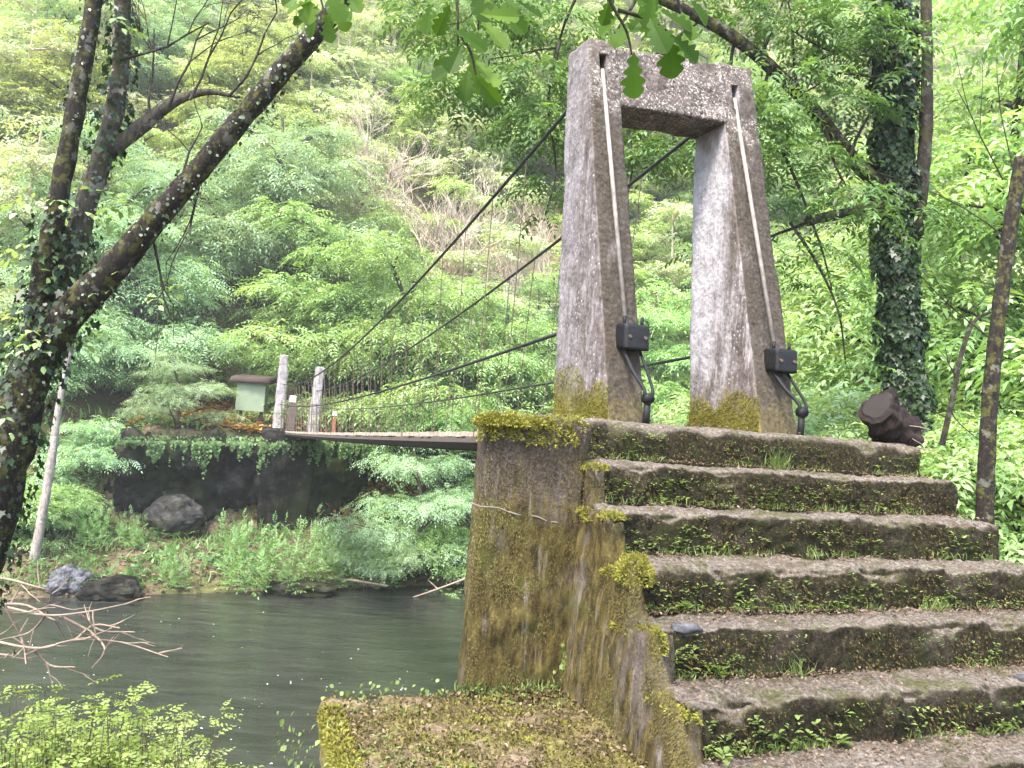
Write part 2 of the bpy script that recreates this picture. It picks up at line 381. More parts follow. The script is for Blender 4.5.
# ------------------------------------------------------------------ leaves (numpy)
def norm(v): return v/np.maximum(np.linalg.norm(v, axis=-1, keepdims=True), 1e-9)
SHAPES = {'diamond': np.array([(0, 0, 0), (.42, .5, .12), (1, 0, -.08), (.42, -.5, .12)]),
          'oval': np.array([(0, 0, 0), (.25, .36, .08), (.6, .46, .1), (1, 0, -.1), (.6, -.46, .1), (.25, -.36, .08)]),
          'ivy': np.array([(0, 0, 0), (-.12, .42, .05), (.25, .36, .1), (.42, .62, .05), (.56, .26, .08), (1, 0, -.1), (.56, -.26, .08), (.42, -.62, .05), (.25, -.36, .1), (-.12, -.42, .05)]),
          'blade': np.array([(0, .5, 0), (.55, .38, .1), (1, 0, -.15), (.55, -.38, .1), (0, -.5, 0)])}
def leaves(name, P, D, U, L, Wd, shape='diamond', var=None):
    "one polygon per leaf; P base, D direction, U up-ish normal"
    sh = SHAPES[shape]; k = len(sh); n = len(P)
    D = norm(D); B = norm(np.cross(U, D)); Nn = np.cross(D, B)
    L = np.broadcast_to(L, (n,)); Wd = np.broadcast_to(Wd, (n,))
    V = P[:, None]+D[:, None]*(sh[None, :, 0:1]*L[:, None, None])+B[:, None]*(sh[None, :, 1:2]*Wd[:, None, None])+Nn[:, None]*(sh[None, :, 2:3]*L[:, None, None])
    me = bpy.data.meshes.new(name)
    me.vertices.add(n*k); me.vertices.foreach_set('co', V.reshape(-1).astype(np.float32))
    me.loops.add(n*k); me.loops.foreach_set('vertex_index', np.arange(n*k, dtype=np.int32))
    me.polygons.add(n); me.polygons.foreach_set('loop_start', np.arange(0, n*k, k, dtype=np.int32))
    try: me.polygons.foreach_set('loop_total', np.full(n, k, dtype=np.int32))
    except Exception: pass
    me.update(calc_edges=True)
    at_ = me.attributes.new('var', 'FLOAT', 'FACE')
    at_.data.foreach_set('value', (RNG.random(n) if var is None else var).astype(np.float32))
    return me
def sprays(P, D, U, L, m=6, droop=.25, ll=.30, lw=.42, spread=60):
    "pinnate sprays: returns leaflets (P,D,U,L,W,var)"
    n = len(P); D = norm(D); B = norm(np.cross(U, D)); Nn = np.cross(D, B)
    t = np.linspace(.12, 1, m)
    L = np.broadcast_to(L, (n,))
    ax = P[:, None]+D[:, None]*(t[None, :, None]*L[:, None, None])-np.array([0, 0, 1])*((t**2)[None, :, None]*L[:, None, None]*droop)
    dirax = norm(D[:, None]-np.array([0, 0, 1])*(2*t[None, :, None]*droop))
    sp = math.radians(spread); outs = []
    size = np.sin(np.clip(t*1.02, 0, 1)*math.pi*.82+.35)
    for sgn in (-1, 1):
        d = dirax*math.cos(sp)+B[:, None]*sgn*math.sin(sp)+RNG.normal(0, .12, ax.shape)-np.array([0, 0, .12])
        outs.append((ax, d))
    outs.append((ax[:, -1:], dirax[:, -1:]))
    PP = np.concatenate([o[0].reshape(-1, 3) for o in outs]); DD = np.concatenate([o[1].reshape(-1, 3) for o in outs])
    szs = np.concatenate([np.broadcast_to(size, (n, m)).reshape(-1)]*2+[np.full(n, .8)])
    LL = np.concatenate([np.repeat(L, m)]*2+[L])*ll*szs
    UU = np.concatenate([np.repeat(Nn, m, 0)]*2+[Nn])+RNG.normal(0, .25, PP.shape)
    v = RNG.random(n); vv = np.concatenate([np.repeat(v, m)]*2+[v]); vv = np.clip(vv*.7+RNG.random(len(vv))*.3, 0, 1)
    return PP, DD, UU, LL, LL*lw, vv
def pad_points(c, Rr, thick, n, rim=.55):
    "spray origins and directions over a flattened, domed clump"
    th = RNG.random(n)*2*math.pi; r = np.sqrt(RNG.random(n))
    x, y = np.cos(th)*r, np.sin(th)*r
    z = (1-r**2)*thick*(.35+.65*RNG.random(n)) - thick*.35*RNG.random(n)
    P = np.stack([x*Rr, y*Rr, z], 1)+np.asarray(c)
    D = np.stack([x+RNG.normal(0, .45, n), y+RNG.normal(0, .45, n), RNG.normal(.05, .22, n)-.25*r], 1)
    U = np.stack([x*.5+RNG.normal(0, .3, n), y*.5+RNG.normal(0, .3, n), np.ones(n)], 1)
    return P, D, U
def cat(*lists): return [np.concatenate(x) for x in zip(*lists)]

def grow(h, spread, limbs, rng, lean=0., low=.3, rt_=.14, upness=.5):
    "trunk and limbs in local space; returns tubes mesh builder and tips"
    mb = MB(); tips = []
    top = Vector((rng.uniform(-1, 1)*lean, rng.uniform(-1, 1)*lean, h))
    mid = top*.5+Vector((rng.uniform(-.3, .3), rng.uniform(-.3, .3), 0))
    path = smoothpath([Vector((0, 0, -.6)), Vector((0, 0, h*.15)), mid, top], 5)
    mb.tube(path, lerp_list([rt_*1.25, rt_, rt_*.6, rt_*.2], len(path)), 7)
    tips.append((path[-1], .8))
    for i in range(limbs):
        f = low+(1-low)*((i+rng.random())/limbs)*.92
        p0 = path[min(len(path)-2, int(f*(len(path)-1)))]
        ang = i*2.4+rng.uniform(-.5, .5); ln = spread*(1.15-.75*f)*rng.uniform(.7, 1.15)
        d = Vector((math.cos(ang), math.sin(ang), 0)); z = ln*rng.uniform(.1, upness)
        p1 = p0+d*ln*.5+Vector((0, 0, z*.7)); p2 = p0+d*ln+Vector((rng.uniform(-.2, .2), rng.uniform(-.2, .2), z))
        lp = smoothpath([p0, p1, p2], 4); mb.tube(lp, lerp_list([rt_*.45, rt_*.3, rt_*.1], len(lp)), 5)
        tips.append((p2, 1.)); tips.append((p1, .8))
        for s_ in (-1, 1):
            dd = Vector((math.cos(ang+s_*.8), math.sin(ang+s_*.8), .25))
            p3 = p1+dd*ln*.45*rng.uniform(.7, 1.2); mb.tube([p1, p1*.5+p3*.5+Vector((0, 0, .1)), p3], [rt_*.22, rt_*.15, rt_*.06], 4); tips.append((p3, .8))
    return mb, tips
def crown_mesh(name, tips, padR, nspray, sl, m=6, thick=.35, droop=.25, ll=.30, lw=.42, shape='diamond'):
    parts = []
    for p, k in tips:
        Rr = padR*k*RNG.uniform(.7, 1.2)
        P, D, U = pad_points(p, Rr, Rr*thick, int(nspray*k*RNG.uniform(.75, 1.2)))
        parts.append(sprays(P, D, U, sl*RNG.uniform(.7, 1.25, len(P)), m, droop, ll, lw))
    P, D, U, L, Wd, v = cat(*parts)
    return leaves(name, P, D, U, L, Wd, shape, v)

# ------------------------------------------------------------------ terrain
SH0 = np.array([-12.6, 23.4]); SHD = norm(np.array([.89, .457])); SHN = np.array([-SHD[1], SHD[0]])
ZW = -6.3
def sn(x, y): d0, d1 = x-SH0[0], y-SH0[1]; return d0*SHD[0]+d1*SHD[1], d0*SHN[0]+d1*SHN[1]
def XY(s, n): return SH0[0]+s*SHD[0]+n*SHN[0], SH0[1]+s*SHD[1]+n*SHN[1]
def sm(x): x = np.clip(x, 0, 1); return x*x*(3-2*x)
def zfar(s, n):
    gap = np.interp(n, [-6, -.6, 0, .8, 2.5, 4.2, 8, 9.5, 12, 60, 90, 160], [-9, -7.2, ZW-.02, -5.85, -5.3, -4.8, -1.6, -1.0, -.2, 42, 64, 80])
    clf = np.interp(n, [-6, -.6, 0, .8, 2.5, 4.2, 4.8, 5.0, 8.5, 10., 60, 90, 160], [-9, -7.2, ZW-.02, -5.85, -5.4, -5.1, -4.2, -1.5, -1.15, -.6, 42, 64, 80])
    k = sm((s-.8)/1.5)*(1-sm((s-9.2)/2.))
    z = gap*(1-k)+clf*k
    return z+np.clip(n-11, 0, 60)*(.12+.012*np.clip(s, -10, 60))
def znear(x, y):
    u, a = ua(x, y)
    edge = np.where(u < .35, -.75, 1.5+np.clip(u-2.5, 0, 8)*1.0)
    ga = np.clip(a-edge, 0, None)*np.where(u < 2.2, 4.5, 1.3); gu = np.clip(-1.15-u, 0, None)*1.15
    sg = np.maximum(ga, gu)
    return -1.34-.12*np.clip(-a-1.2, 0, 4)*.4-np.where(sg > 0, sg+.25*np.minimum(sg*4, 1), 0)
def height(x, y):
    s, n = sn(x, y)
    return np.maximum(np.maximum(zfar(s, n), znear(x, y)), -9.)
gx = np.concatenate([np.linspace(-150, -32, 40)[:-1], np.linspace(-32, 34, 200)[:-1], np.linspace(34, 170, 44)])
gy = np.concatenate([np.linspace(-30, 0, 20)[:-1], np.linspace(0, 52, 190)[:-1], np.linspace(52, 190, 60)])
X, Y = np.meshgrid(gx, gy); Z = height(X, Y)
for i in range(Z.shape[0]):
    for j in range(Z.shape[1]):
        p = Vector((X[i, j], Y[i, j], 0)); s, n = sn(X[i, j], Y[i, j])
        if n > .3: Z[i, j] += .22*noise.noise(p*.9)+.10*noise.noise(p*2.3)+(.9*noise.noise(p*.12) if n > 12 else 0)
        elif Y[i, j] > 3 or X[i, j] > 4: Z[i, j] += .1*noise.noise(p*.9)
nx, ny = len(gx), len(gy); idx = np.arange(nx*ny).reshape(ny, nx)
fq = np.stack([idx[:-1, :-1], idx[:-1, 1:], idx[1:, 1:], idx[1:, :-1]], -1).reshape(-1, 4)
o = link('ground', mesh_py('ground', np.stack([X, Y, Z], -1).reshape(-1, 3), fq.tolist()), 'ground', None, True)
tag(o, 'leaf strewn forest floor of the river banks and the steep hillside', 'ground', kind='structure')
wv = [(-150, -20, ZW), (170, -20, ZW), (170, 190, ZW), (-150, 190, ZW)]
tag(link('river', mesh_py('river', wv, [(0, 1, 2, 3)]), 'water'), 'dark grey green river with small ripples', 'water', kind='structure')
def gz(x, y): return float(height(np.array(x), np.array(y)))

# ------------------------------------------------------------------ abutment with steps
RISE, TREAD, SW = .2, .241, 2.28
ab = empty('stepped_abutment', W(.6, 0, -1.3), 'moss covered concrete bridge abutment with worn earthy steps and a base slab', 'bridge abutment')
# river pier under the portal
bm = block([W(-.64, -.26, -7), W(-.10, -.26, -7), W(.30, 1.9, -7), W(.02, 1.9, -7), W(-.60, -.26, -.035), W(-.06, -.26, -.005), W(.30, 1.9, -.01), W(.06, 1.9, -.03)], (.56, 2.16, 7), .04, .05, .022, .007, 4., 1.)
bm_link(bm, 'pier_wall', 'moss_wall', ab)
bm = block([W(-.09, 0, -7), W(SW+.02, 0, -7), W(SW+.02, 1.9, -7), W(.08, 1.9, -7), W(-.09, 0, 0), W(SW+.02, 0, 0), W(SW+.02, 1.9, 0), W(.08, 1.9, 0)], (2.3, 1.9, 7), .04, .03, .014, .008, 3.5, 2., .06)
bm_link(bm, 'landing', 'step', ab)
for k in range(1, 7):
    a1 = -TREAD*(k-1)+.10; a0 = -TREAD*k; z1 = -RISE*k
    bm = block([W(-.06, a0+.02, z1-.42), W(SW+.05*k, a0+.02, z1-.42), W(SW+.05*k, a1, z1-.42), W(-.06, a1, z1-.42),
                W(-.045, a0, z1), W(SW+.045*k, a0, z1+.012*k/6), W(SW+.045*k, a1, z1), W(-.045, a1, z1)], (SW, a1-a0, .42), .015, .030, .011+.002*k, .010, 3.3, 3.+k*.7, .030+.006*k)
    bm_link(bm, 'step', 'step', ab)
# side wall of the flight, top following the steps
def sidew():
    c = []
    prof = [(-.22, -2.4, -.01), (-.5, -2.4, -.30), (-.8, -2.4, -.56), (-1.1, -2.4, -.84), (-1.4, -2.4, -1.10), (-1.75, -2.4, -1.42)]
    bm = bmesh.new(); nU = 5; nZ = 46; nA = 96; rows = {}
    def top(a):
        x = -a/TREAD; k = math.floor(x); f = x-k      # f=0 just past nose k
        return -RISE*(k+min(1., max(0., (f+.02)/.30)))-.028 if x > 0 else -.03
    def pt(i, j, side):
        a = -.10-1.62*i/nA; zt = top(a); z = zt-(zt+2.4)*(j/nZ)**1.35
        f = (z+1.3)/1.3
        uu = (-.135+.085*max(-.5, f)+.0*(-a)) if side == 0 else .02
        return W(uu, a, z)
    for side in (0, 1):
        for i in range(nA+1):
            for j in range(nZ+1): rows[side, i, j] = bm.verts.new(pt(i, j, side))
    for side in (0, 1):
        for i in range(nA):
            for j in range(nZ): bm.faces.new([rows[side, i, j], rows[side, i+1, j], rows[side, i+1, j+1], rows[side, i, j+1]])
    for i in range(nA): bm.faces.new([rows[0, i, 0], rows[1, i, 0], rows[1, i+1, 0], rows[0, i+1, 0]])
    for j in range(nZ):
        for i in (0, nA): bm.faces.new([rows[0, i, j], rows[0, i, j+1], rows[1, i, j+1], rows[1, i, j]])
    bmesh.ops.subdivide_edges(bm, edges=[e for e in bm.edges if e.calc_length() > .055], cuts=1, use_grid_fill=True)
    bmesh.ops.recalc_face_normals(bm, faces=bm.faces); bm.normal_update()
    for v in bm.verts:
        p = v.co; v.co = p+v.normal*(.022*noise.noise(p*4)+.014*noise.noise(p*10)+.007*noise.noise(p*29)+.004*noise.noise(p*60))
    return bm
bm_link(sidew(), 'side_wall', 'moss_wall', ab)
bm = block(box8(-1.22, .05, -2.9, -.28, -3.6, -1.27), (1.27, 2.62, 2.33), .035, .05, .03, .010, 2.8, 5., .08)
bm_link(bm, 'base_slab', 'soil', ab)
# earth at the foot of the steps
bm = block(box8(-.1, 4.2, -4.2, -1.36, -2.4, -1.27), (4.3, 2.84, 1.13), .05, .05, .04, .012, 2.4, 6.)
tag(bm_link(bm, 'dirt_path', 'step'), 'earth path strewn with leaves at the foot of the steps', 'path', kind='structure')
# pale crack line in the pier, drawn as an added thin tube
pth = [at(471+86*i/9, 503+19*i/9+1.5*math.sin(i*1.7), 1) for i in range(10)]
def on_a(p, a):   # push the point along its ray to the plane a
    q = np.array(p); return Vector(q*((a+Ov@Av)/(q@Av)))
MB().tube([on_a(p, -.266) for p in pth], lerp_list([.004, .003, .004, .002], 10), 5).build('crack_line', 'rod', ab)

# moss strands hanging on the walls (uncountable)
def moss_strands(n, uf, name):
    P, Nn = [], []
    for _ in range(n):
        p, q = uf(); P.append(p); Nn.append(q)
    P = np.array(P); Nn = np.array(Nn)
    keep = np.array([noise.noise(Vector(p)*3.2)+.6*noise.noise(Vector((p[0]*14, p[1]*14, p[2]*4)))+.4*random.random() > .0 and (p[2] < -.40 or random.random() < .28) for p in P]); P = P[keep]; Nn = Nn[keep]; n = len(P)
    D = Nn*.55+np.array([0, 0, -1.])+RNG.normal(0, .38, (n, 3)); L = RNG.uniform(.005, .015, n)
    me = leaves(name, P-Nn*.005, D, Nn+RNG.normal(0, .3, (n, 3)), L, L*.16, 'diamond')
    o = link(name, me, 'mosstuft', ab); o['kind'] = 'stuff'; return o
def uf_front():
    z = -1.27*random.random()**.9; u = -.62+.55*random.random()
    return np.array(W(u, -.262+.014*noise.noise(W(u, -.26, z)*5), z)), -Av
def uf_side():
    a = -.26-1.25*random.random(); t = float(np.interp(-a, [.22, .5, .8, 1.1, 1.4, 1.75], [0, -.29, -.56, -.85, -1.12, -1.45]))
    z = t-random.random()*(t+1.3); f = (z+1.3)/1.3
    return np.array(W(-.135+.085*f-.004, a, z)), -Tv
def uf_sheet(): return uf_front() if random.random() < .47 else uf_side()
moss_strands(80000, uf_sheet, 'moss')

def cushion(c, n, rx, ry, rz, mat, L=(.008, .02), axu=Tv, axv=Av):
    th = RNG.random(n)*2*math.pi; ph = np.arccos(1-RNG.random(n)*1.15)
    d = np.stack([np.cos(th)*np.sin(ph), np.sin(th)*np.sin(ph), np.cos(ph)], 1)
    wob = np.array([1+.35*noise.noise(Vector(x)*2.1+Vector(c)*3) for x in d])[:, None]
    P = np.array(c)+(d[:, :1]*rx*axu+d[:, 1:2]*ry*axv+d[:, 2:]*rz*np.array([0, 0, 1]))*wob
    Dn = norm(d[:, :1]*axu+d[:, 1:2]*axv+d[:, 2:]*np.array([0, 0, 1.]))
    return P, Dn+RNG.normal(0, .5, P.shape), RNG.normal(0, 1, P.shape), RNG.uniform(*L, n), RNG.uniform(*L, n)*.45, np.clip(.25+.75*RNG.random(n), 0, 1)
cs = [cushion(W(-.03, -TREAD*3+.0, -.655), 3000, .075, .07, .10, 0), cushion(W(-.03, -TREAD*1.02, -.23), 900, .07, .06, .02, 0), cushion(W(-.035, -TREAD*2.02, -.43), 700, .055, .05, .022, 0), cushion(W(-.05, -TREAD*4.0, -.87), 900, .03, .05, .07, 0)]
for i in range(15):      # yellow moss rim along the top of the pier
    uu = -.60+.27*(i/14)**1.3; cs.append(cushion(W(uu, -.24+.03*math.sin(i*2.3), -.045+.012*math.sin(i*5.)), 420, .035, .06, .028+.014*math.sin(i*1.7), 0))
for i in range(0):      # along the side wall's top
    a = -.25-1.0*i/15; t = float(np.interp(-a, [.22, .5, .8, 1.1, 1.4], [0, -.29, -.56, -.85, -1.12])); cs.append(cushion(W(-.05, a, t-.03), 150, .04, .06, .025, 0))
rng_ = random.Random(8)
for i in range(55):     # thin uneven moss creeping along the upper edges of the wall and the step ends
    a = -.24-1.2*rng_.random()**1.3; k = math.ceil(-a/TREAD); z = -RISE*k-.02-.05*rng_.random()
    sz = rng_.uniform(.35, 1.0); cs.append(cushion(W(-.09+.07*rng_.random(), a, z), int(170*sz), .035*sz, .05*sz, .016*sz, 0))
for i in range(26):
    sz = rng_.uniform(.5, 1.2); cs.append(cushion(W(-.60+.5*rng_.random()**1.2, -.26, -.05-.09*rng_.random()**2), int(200*sz), .04*sz, .02, .05*sz, 0))
P, D, U, L, Wd, v = cat(*cs)
o = link('moss_cushion', leaves('moss_cushion', P, D, U, L, Wd, 'diamond', v), 'mossgreen', ab); o['kind'] = 'stuff'; o['label'] = 'bright yellow green moss along the upper edges'

# ------------------------------------------------------------------ portal
po = empty('bridge_portal', W(1.1, 1., 0), 'weathered concrete bridge portal with two tapering pillars and a lintel', 'bridge portal')
def face_a(z): return .5+(1.30-.5)*(z+.12)/2.78
def pillar(u0, u1, mat, seed, top):
    # land face battered from a=.5 to 1.3, river face from 1.41 to 1.63
    c8 = [W(u0, .5, -.12), W(u1, .5, -.12), W(u1, 1.40, -.12), W(u0, 1.40, -.12), W(u0+.0, face_a(top), top), W(u1-.005, face_a(top), top), W(u1-.005, 1.63, top), W(u0, 1.63, top)]
    bm = block(c8, (u1-u0, .62, top+.12), .02, .013, .0045, .0028, 2.6, seed, .014)
    o = bm_link(bm, 'pillar', mat, po)
    # slot for the backstay near the top of the land face
    cu = bmesh.new(); uc = u0+.115; cc = W(uc, 1.24, 2.44 if seed < 12 else 2.45)
    MBc = MB().box(cc, .058, .34, .20, Tv, Av); cme = mesh_py('cut', MBc.v, MBc.f); co = bpy.data.objects.new('cut', cme); COL.objects.link(co)
    md = o.modifiers.new('slot', 'BOOLEAN'); md.object = co; md.operation = 'DIFFERENCE'; md.solver = 'EXACT'
    dg = bpy.context.evaluated_depsgraph_get(); nm = bpy.data.meshes.new_from_object(o.evaluated_get(dg)); o.modifiers.clear(); o.data = nm
    bpy.data.objects.remove(co, do_unlink=True); cu.free()
    return o
UL, UR = (.425, .672), (1.505, 1.80)
pillar(*UL, 'pillar', 11., 2.66); pillar(*UR, 'pillar_white', 12., 2.735)
bm = block([W(UL[1]-.03, 1.160, 2.165), W(UR[0]+.03, 1.168, 2.215), W(UR[0]+.03, 1.575, 2.215), W(UL[1]-.03, 1.575, 2.165), W(UL[1]-.03, 1.297, 2.625), W(UR[0]+.03, 1.305, 2.71), W(UR[0]+.03, 1.61, 2.71), W(UL[1]-.03, 1.61, 2.625)], (.9, .4, .45), .018, .010, .005, .004, 5., 13., .012)
bm_link(bm, 'lintel', 'lintel', po)
# moss tufts at the pillar feet
ms = []
for u0, hmax in ((UL[0], .30), (UR[0], .30)):
    n = 7000; a = .56+.85*RNG.random(n); z = hmax*1.15*RNG.random(n)**1.9*(.75+.5*np.array([noise.noise(Vector((x*5, u0, 0))) for x in a]))
    P = np.array([W(u0-.004, x, y) for x, y in zip(a, z)]); D = -Tv*.55+np.array([0, 0, -.8])+RNG.normal(0, .4, (n, 3)); L = RNG.uniform(.005, .017, n)
    ms.append((P, D, -Tv+RNG.normal(0, .4, (n, 3)), L, L*.35, np.clip(RNG.random(n)*.55, 0, 1)))
P, D, U, L, Wd, v = cat(*ms)
o = link('moss', leaves('moss', P, D, U, L, Wd, 'diamond', v), 'mossgreen', po); o['kind'] = 'stuff'

# ------------------------------------------------------------------ backstays and their anchors
def anchor(ucen, ztop, zb0, zb1, us, label):
    ro = empty('cable_anchor', W(ucen, .35, 0), label, 'cable anchor', 'backstay anchors of the portal')
    zc = (zb0+zb1)/2; af = face_a(zb1)-.085
    bw = .165
    p0 = W(us, face_a(ztop)+.012, ztop); p1 = W(ucen-.05, af, zb1-.01)
    mid = p0.lerp(p1, .5)
    MB().tube([p0, mid, p1], .0145, 10).build('backstay_rod', 'rod', ro, True)
    bm = block([W(ucen-bw/2, af-.075, zb0), W(ucen+bw/2, af-.075, zb0), W(ucen+bw/2, af+.06, zb0+.01), W(ucen-bw/2, af+.06, zb0+.01), W(ucen-bw/2, af-.06, zb1), W(ucen+bw/2, af-.06, zb1), W(ucen+bw/2, af+.075, zb1+.01), W(ucen-bw/2, af+.075, zb1+.01)], (bw, .135, zb1-zb0), .02, .012, .003, .001, 6, ucen)
    bm_link(bm, 'clamp_block', 'iron', ro)
    eye = W(ucen-.01, .36, .15)
    for s_, c_ in ((-1, .012), (1, .010)):
        q0 = W(ucen+s_*.055, af, zb0+.01); q1 = W(ucen+s_*.05-.004, af*.55+.36*.45-.01, (zb0+.2)*.5); q2 = eye+Vector(Tv)*.028*s_+Vector((0, 0, .05)); q3 = eye+Vector(Tv)*.02*s_-Vector((0, 0, .012))
        MB().tube(smoothpath([q0, q1, q2, q3, eye-Vector((0, 0, .025))], 5), c_, 8).build('eye_rod', 'iron', ro, True)
    for s_ in (-1, 1):
        b0 = W(ucen+s_*.052, af-.064, (zb0+zb1)/2); MB().tube([b0, b0-Vector(Av)*.016], .011, 6).build('bolt', 'rust', ro)
    for s_ in (-1, 1):
        b = W(ucen+s_*.06, af, zb1); MB().tube([b-Vector((0, 0, .01)), b+Vector((0, 0, .05))], .011, 8).build('threaded_end', 'iron', ro, True)
    m = MB().tube([W(ucen-.01, .36, -.03), W(ucen-.01, .36, .14)], .021, 10)
    m.tube([eye-Vector(Av)*.025, eye+Vector(Av)*.025], .032, 12)
    m.build('anchor_post', 'iron', ro, True)
anchor(.585, 2.42, .44, .60, .535, 'pale backstay rod with black clamp block on the left pillar of the portal')
anchor(1.675, 2.44, .40, .555, 1.615, 'pale backstay rod with black clamp block on the right pillar of the portal')

# ------------------------------------------------------------------ the suspension footbridge
FD = 31.
farL, farR = at(280, 429, FD), at(316, 434, FD)
br = empty('suspension_footbridge', W(1.1, 2.2, -.15), 'narrow cable suspension footbridge with board deck crossing the river', 'footbridge')
nearL, nearR = W(.60, 1.95, -.10), W(1.58, 1.95, -.10)
fl, fr = at(285, 431, FD-.6), at(320, 435, FD-.6)
def edge_pt(side, t):
    p = (nearL.lerp(fl, t) if side == 0 else nearR.lerp(fr, t)); p.z -= .04*4*t*(1-t); return p
NP = 150; mb = MB()
for i in range(NP):
    t0, t1 = i/NP, (i+.82)/NP
    j0, j1 = random.uniform(-.03, .05), random.uniform(-.03, .05); zz = random.uniform(-.008, .008)
    a, b = edge_pt(0, t0), edge_pt(1, t0); c, d = edge_pt(1, t1), edge_pt(0, t1)
    ex = (b-a).normalized(); a = a-ex*j0; d = d-ex*j0; b = b+ex*j1; c = c+ex*j1; o_ = Vector((0, 0, zz))
    mb.hexa([a-Vector((0, 0, .05))+o_, b-Vector((0, 0, .05))+o_, c-Vector((0, 0, .05))+o_, d-Vector((0, 0, .05))+o_, a+o_, b+o_, c+o_, d+o_])
mb.build('deck_boards', 'wood', br)
for side in (0, 1):
    mb = MB(); pts = [edge_pt(side, i/24)-Vector((0, 0, .115)) for i in range(25)]
    mb.tube(pts, .065, 4); mb.build('deck_beam', 'wood_dark', br)
def cable(p0, p1, sag_pt, name, r, mat):
    "parabola through p0, p1 and the height at a middle point (t, z)"
    t, z = sag_pt; lin = p0.z+(p1.z-p0.z)*t; k = (lin-z)/(t*(1-t))
    pts = []
    for i in range(41):
        x = i/40; p = p0.lerp(p1, x); p.z -= k*x*(1-x); pts.append(p)
    MB().tube(pts, r, 6).build(name, mat, br, True)
    return lambda x: Vector((p0.lerp(p1, x).x, p0.lerp(p1, x).y, p0.z+(p1.z-p0.z)*x-k*x*(1-x)))
tl, tr = at(283, 384, FD), at(316, 391, FD)
mL = cable(W(.545, 1.60, 2.38), tl, (.80, .42), 'main_cable', .017, 'cable')
mR = cable(W(1.645, 1.60, 2.40), tr, (.80, .42), 'main_cable', .017, 'cable')
h1, h2 = at(280, 404, FD), at(316, 407, FD)
hL = cable(W(.46, 1.45, .60), h1, (.6, -.20), 'handrail_cable', .014, 'cable')
hR = cable(W(1.72, 1.45, .58), h2, (.6, -.16), 'handrail_cable', .013, 'cable')
for side, mf in ((0, mL), (1, mR)):
    for i in range(30):
        t = .04+.94*i/29; q = mf(t); e = edge_pt(side, t*.985); x = e+Vector((0, 0, -.1))
        if q.z-e.z < .15: continue
        MB().tube([q, (q+x)/2+Vector((random.uniform(-.012, .012), 0, 0)), x], .0048 if t < .5 else .006, 5).build('hanger', 'rust', br)
# far tower: two pillars on the terrace
for k, (pb, pt_, lab) in enumerate((((278, 429), (283, 355), 'pale far bridge pillar at the left, beside the green cabinet'), ((312, 434), (319, 367), 'pale far bridge pillar at the right, where the far cables end'))):
    b, t = at(*pb, FD), at(*pt_, FD); t.x += .05; b = Vector((b.x, b.y, b.z-.5))
    wv_ = .19; dx, dy = Vector(Tv), Vector(Av)
    bm = block([b-dx*wv_*1.15-dy*.3, b+dx*wv_*1.15-dy*.3, b+dx*wv_*1.15+dy*.3, b-dx*wv_*1.15+dy*.3, t-dx*wv_*.8-dy*.2, t+dx*wv_*.8-dy*.2, t+dx*wv_*.8+dy*.2, t-dx*wv_*.8+dy*.2], (.4, .5, 3.2), .09, .03, .03, .01, 2., 20+k)
    o = bm_link(bm, 'bridge_pillar', 'far_white'); tag(o, lab, 'pillar', 'pillars at the far end of the bridge')

# ------------------------------------------------------------------ things on the far terrace
hp = at(252, 400, 31.5)
hb = empty('garden_cabinet', Vector((hp.x, hp.y, -1.2)), 'pale green cabinet with brown overhanging roof beside the far pillars', 'cabinet')
zt, zb_ = at(252, 384, 31.5).z, at(252, 411, 31.5).z
MB().box((hp.x, hp.y, (zt+zb_)/2), 1.08, .7, zt-zb_, (1, .12, 0), (-.12, 1, 0)).build('body', 'green_panel', hb)
bm = block([Vector((hp.x-.78, hp.y-.6, zt+.0)), Vector((hp.x+.78, hp.y-.5, zt+.0)), Vector((hp.x+.78, hp.y+.6, zt+.12)), Vector((hp.x-.78, hp.y+.6, zt+.12)), Vector((hp.x-.70, hp.y-.55, zt+.26)), Vector((hp.x+.74, hp.y-.5, zt+.26)), Vector((hp.x+.74, hp.y+.6, zt+.38)), Vector((hp.x-.70, hp.y+.6, zt+.38))], (1.5, 1.1, .26), .12, .03, .02, .01)
bm_link(bm, 'roof', 'brown_roof', hb)
for s_ in (-.4, .4):
    MB().tube([(hp.x+s_, hp.y, zb_-.9), (hp.x+s_, hp.y, zb_+.01)], .07, 6).build('leg', 'brown_post', hb)
def signpost(px, y0, y1, d, w, mat, label, plate):
    b, t = at(px, y0, d), at(px+1, y1, d)
    r_ = empty('marker_post', Vector((b.x, b.y, b.z-.4)), label, 'post')
    MB().box(((b.x+t.x)/2, b.y, (b.z-.4+t.z)/2), w, .12, t.z-b.z+.4).build('post', mat, r_)
    MB().box((t.x+.02, b.y-.075, t.z-plate*.3), plate, .02, plate).build('plate', 'white', r_)
signpost(292, 428, 397, 30.6, .28, 'brown_post', 'dark post with a white square plate between the two far pillars', .24)
signpost(334, 432, 412, 30.8, .14, 'red_post', 'red brown marker post with white top right of the far pillars', .17)
# wire fence beside the tower
fe = empty('wire_fence', at(285, 432, 30.2), 'low rusty wire railing at the far end of the bridge', 'fence')
ml = MB()
for i in range(9):
    x = 281+i*5; p0, p1 = at(x, 433, 30.), at(x+1, 400+i*.6, 30.)
    (MB().tube([p0, p1], .018, 5)).build('post', 'rust', fe)
for yy in (402, 412, 422):
    MB().tube([at(281, yy, 30.), at(322, yy+3, 30.)], .012, 5).build('wire', 'rust', fe)

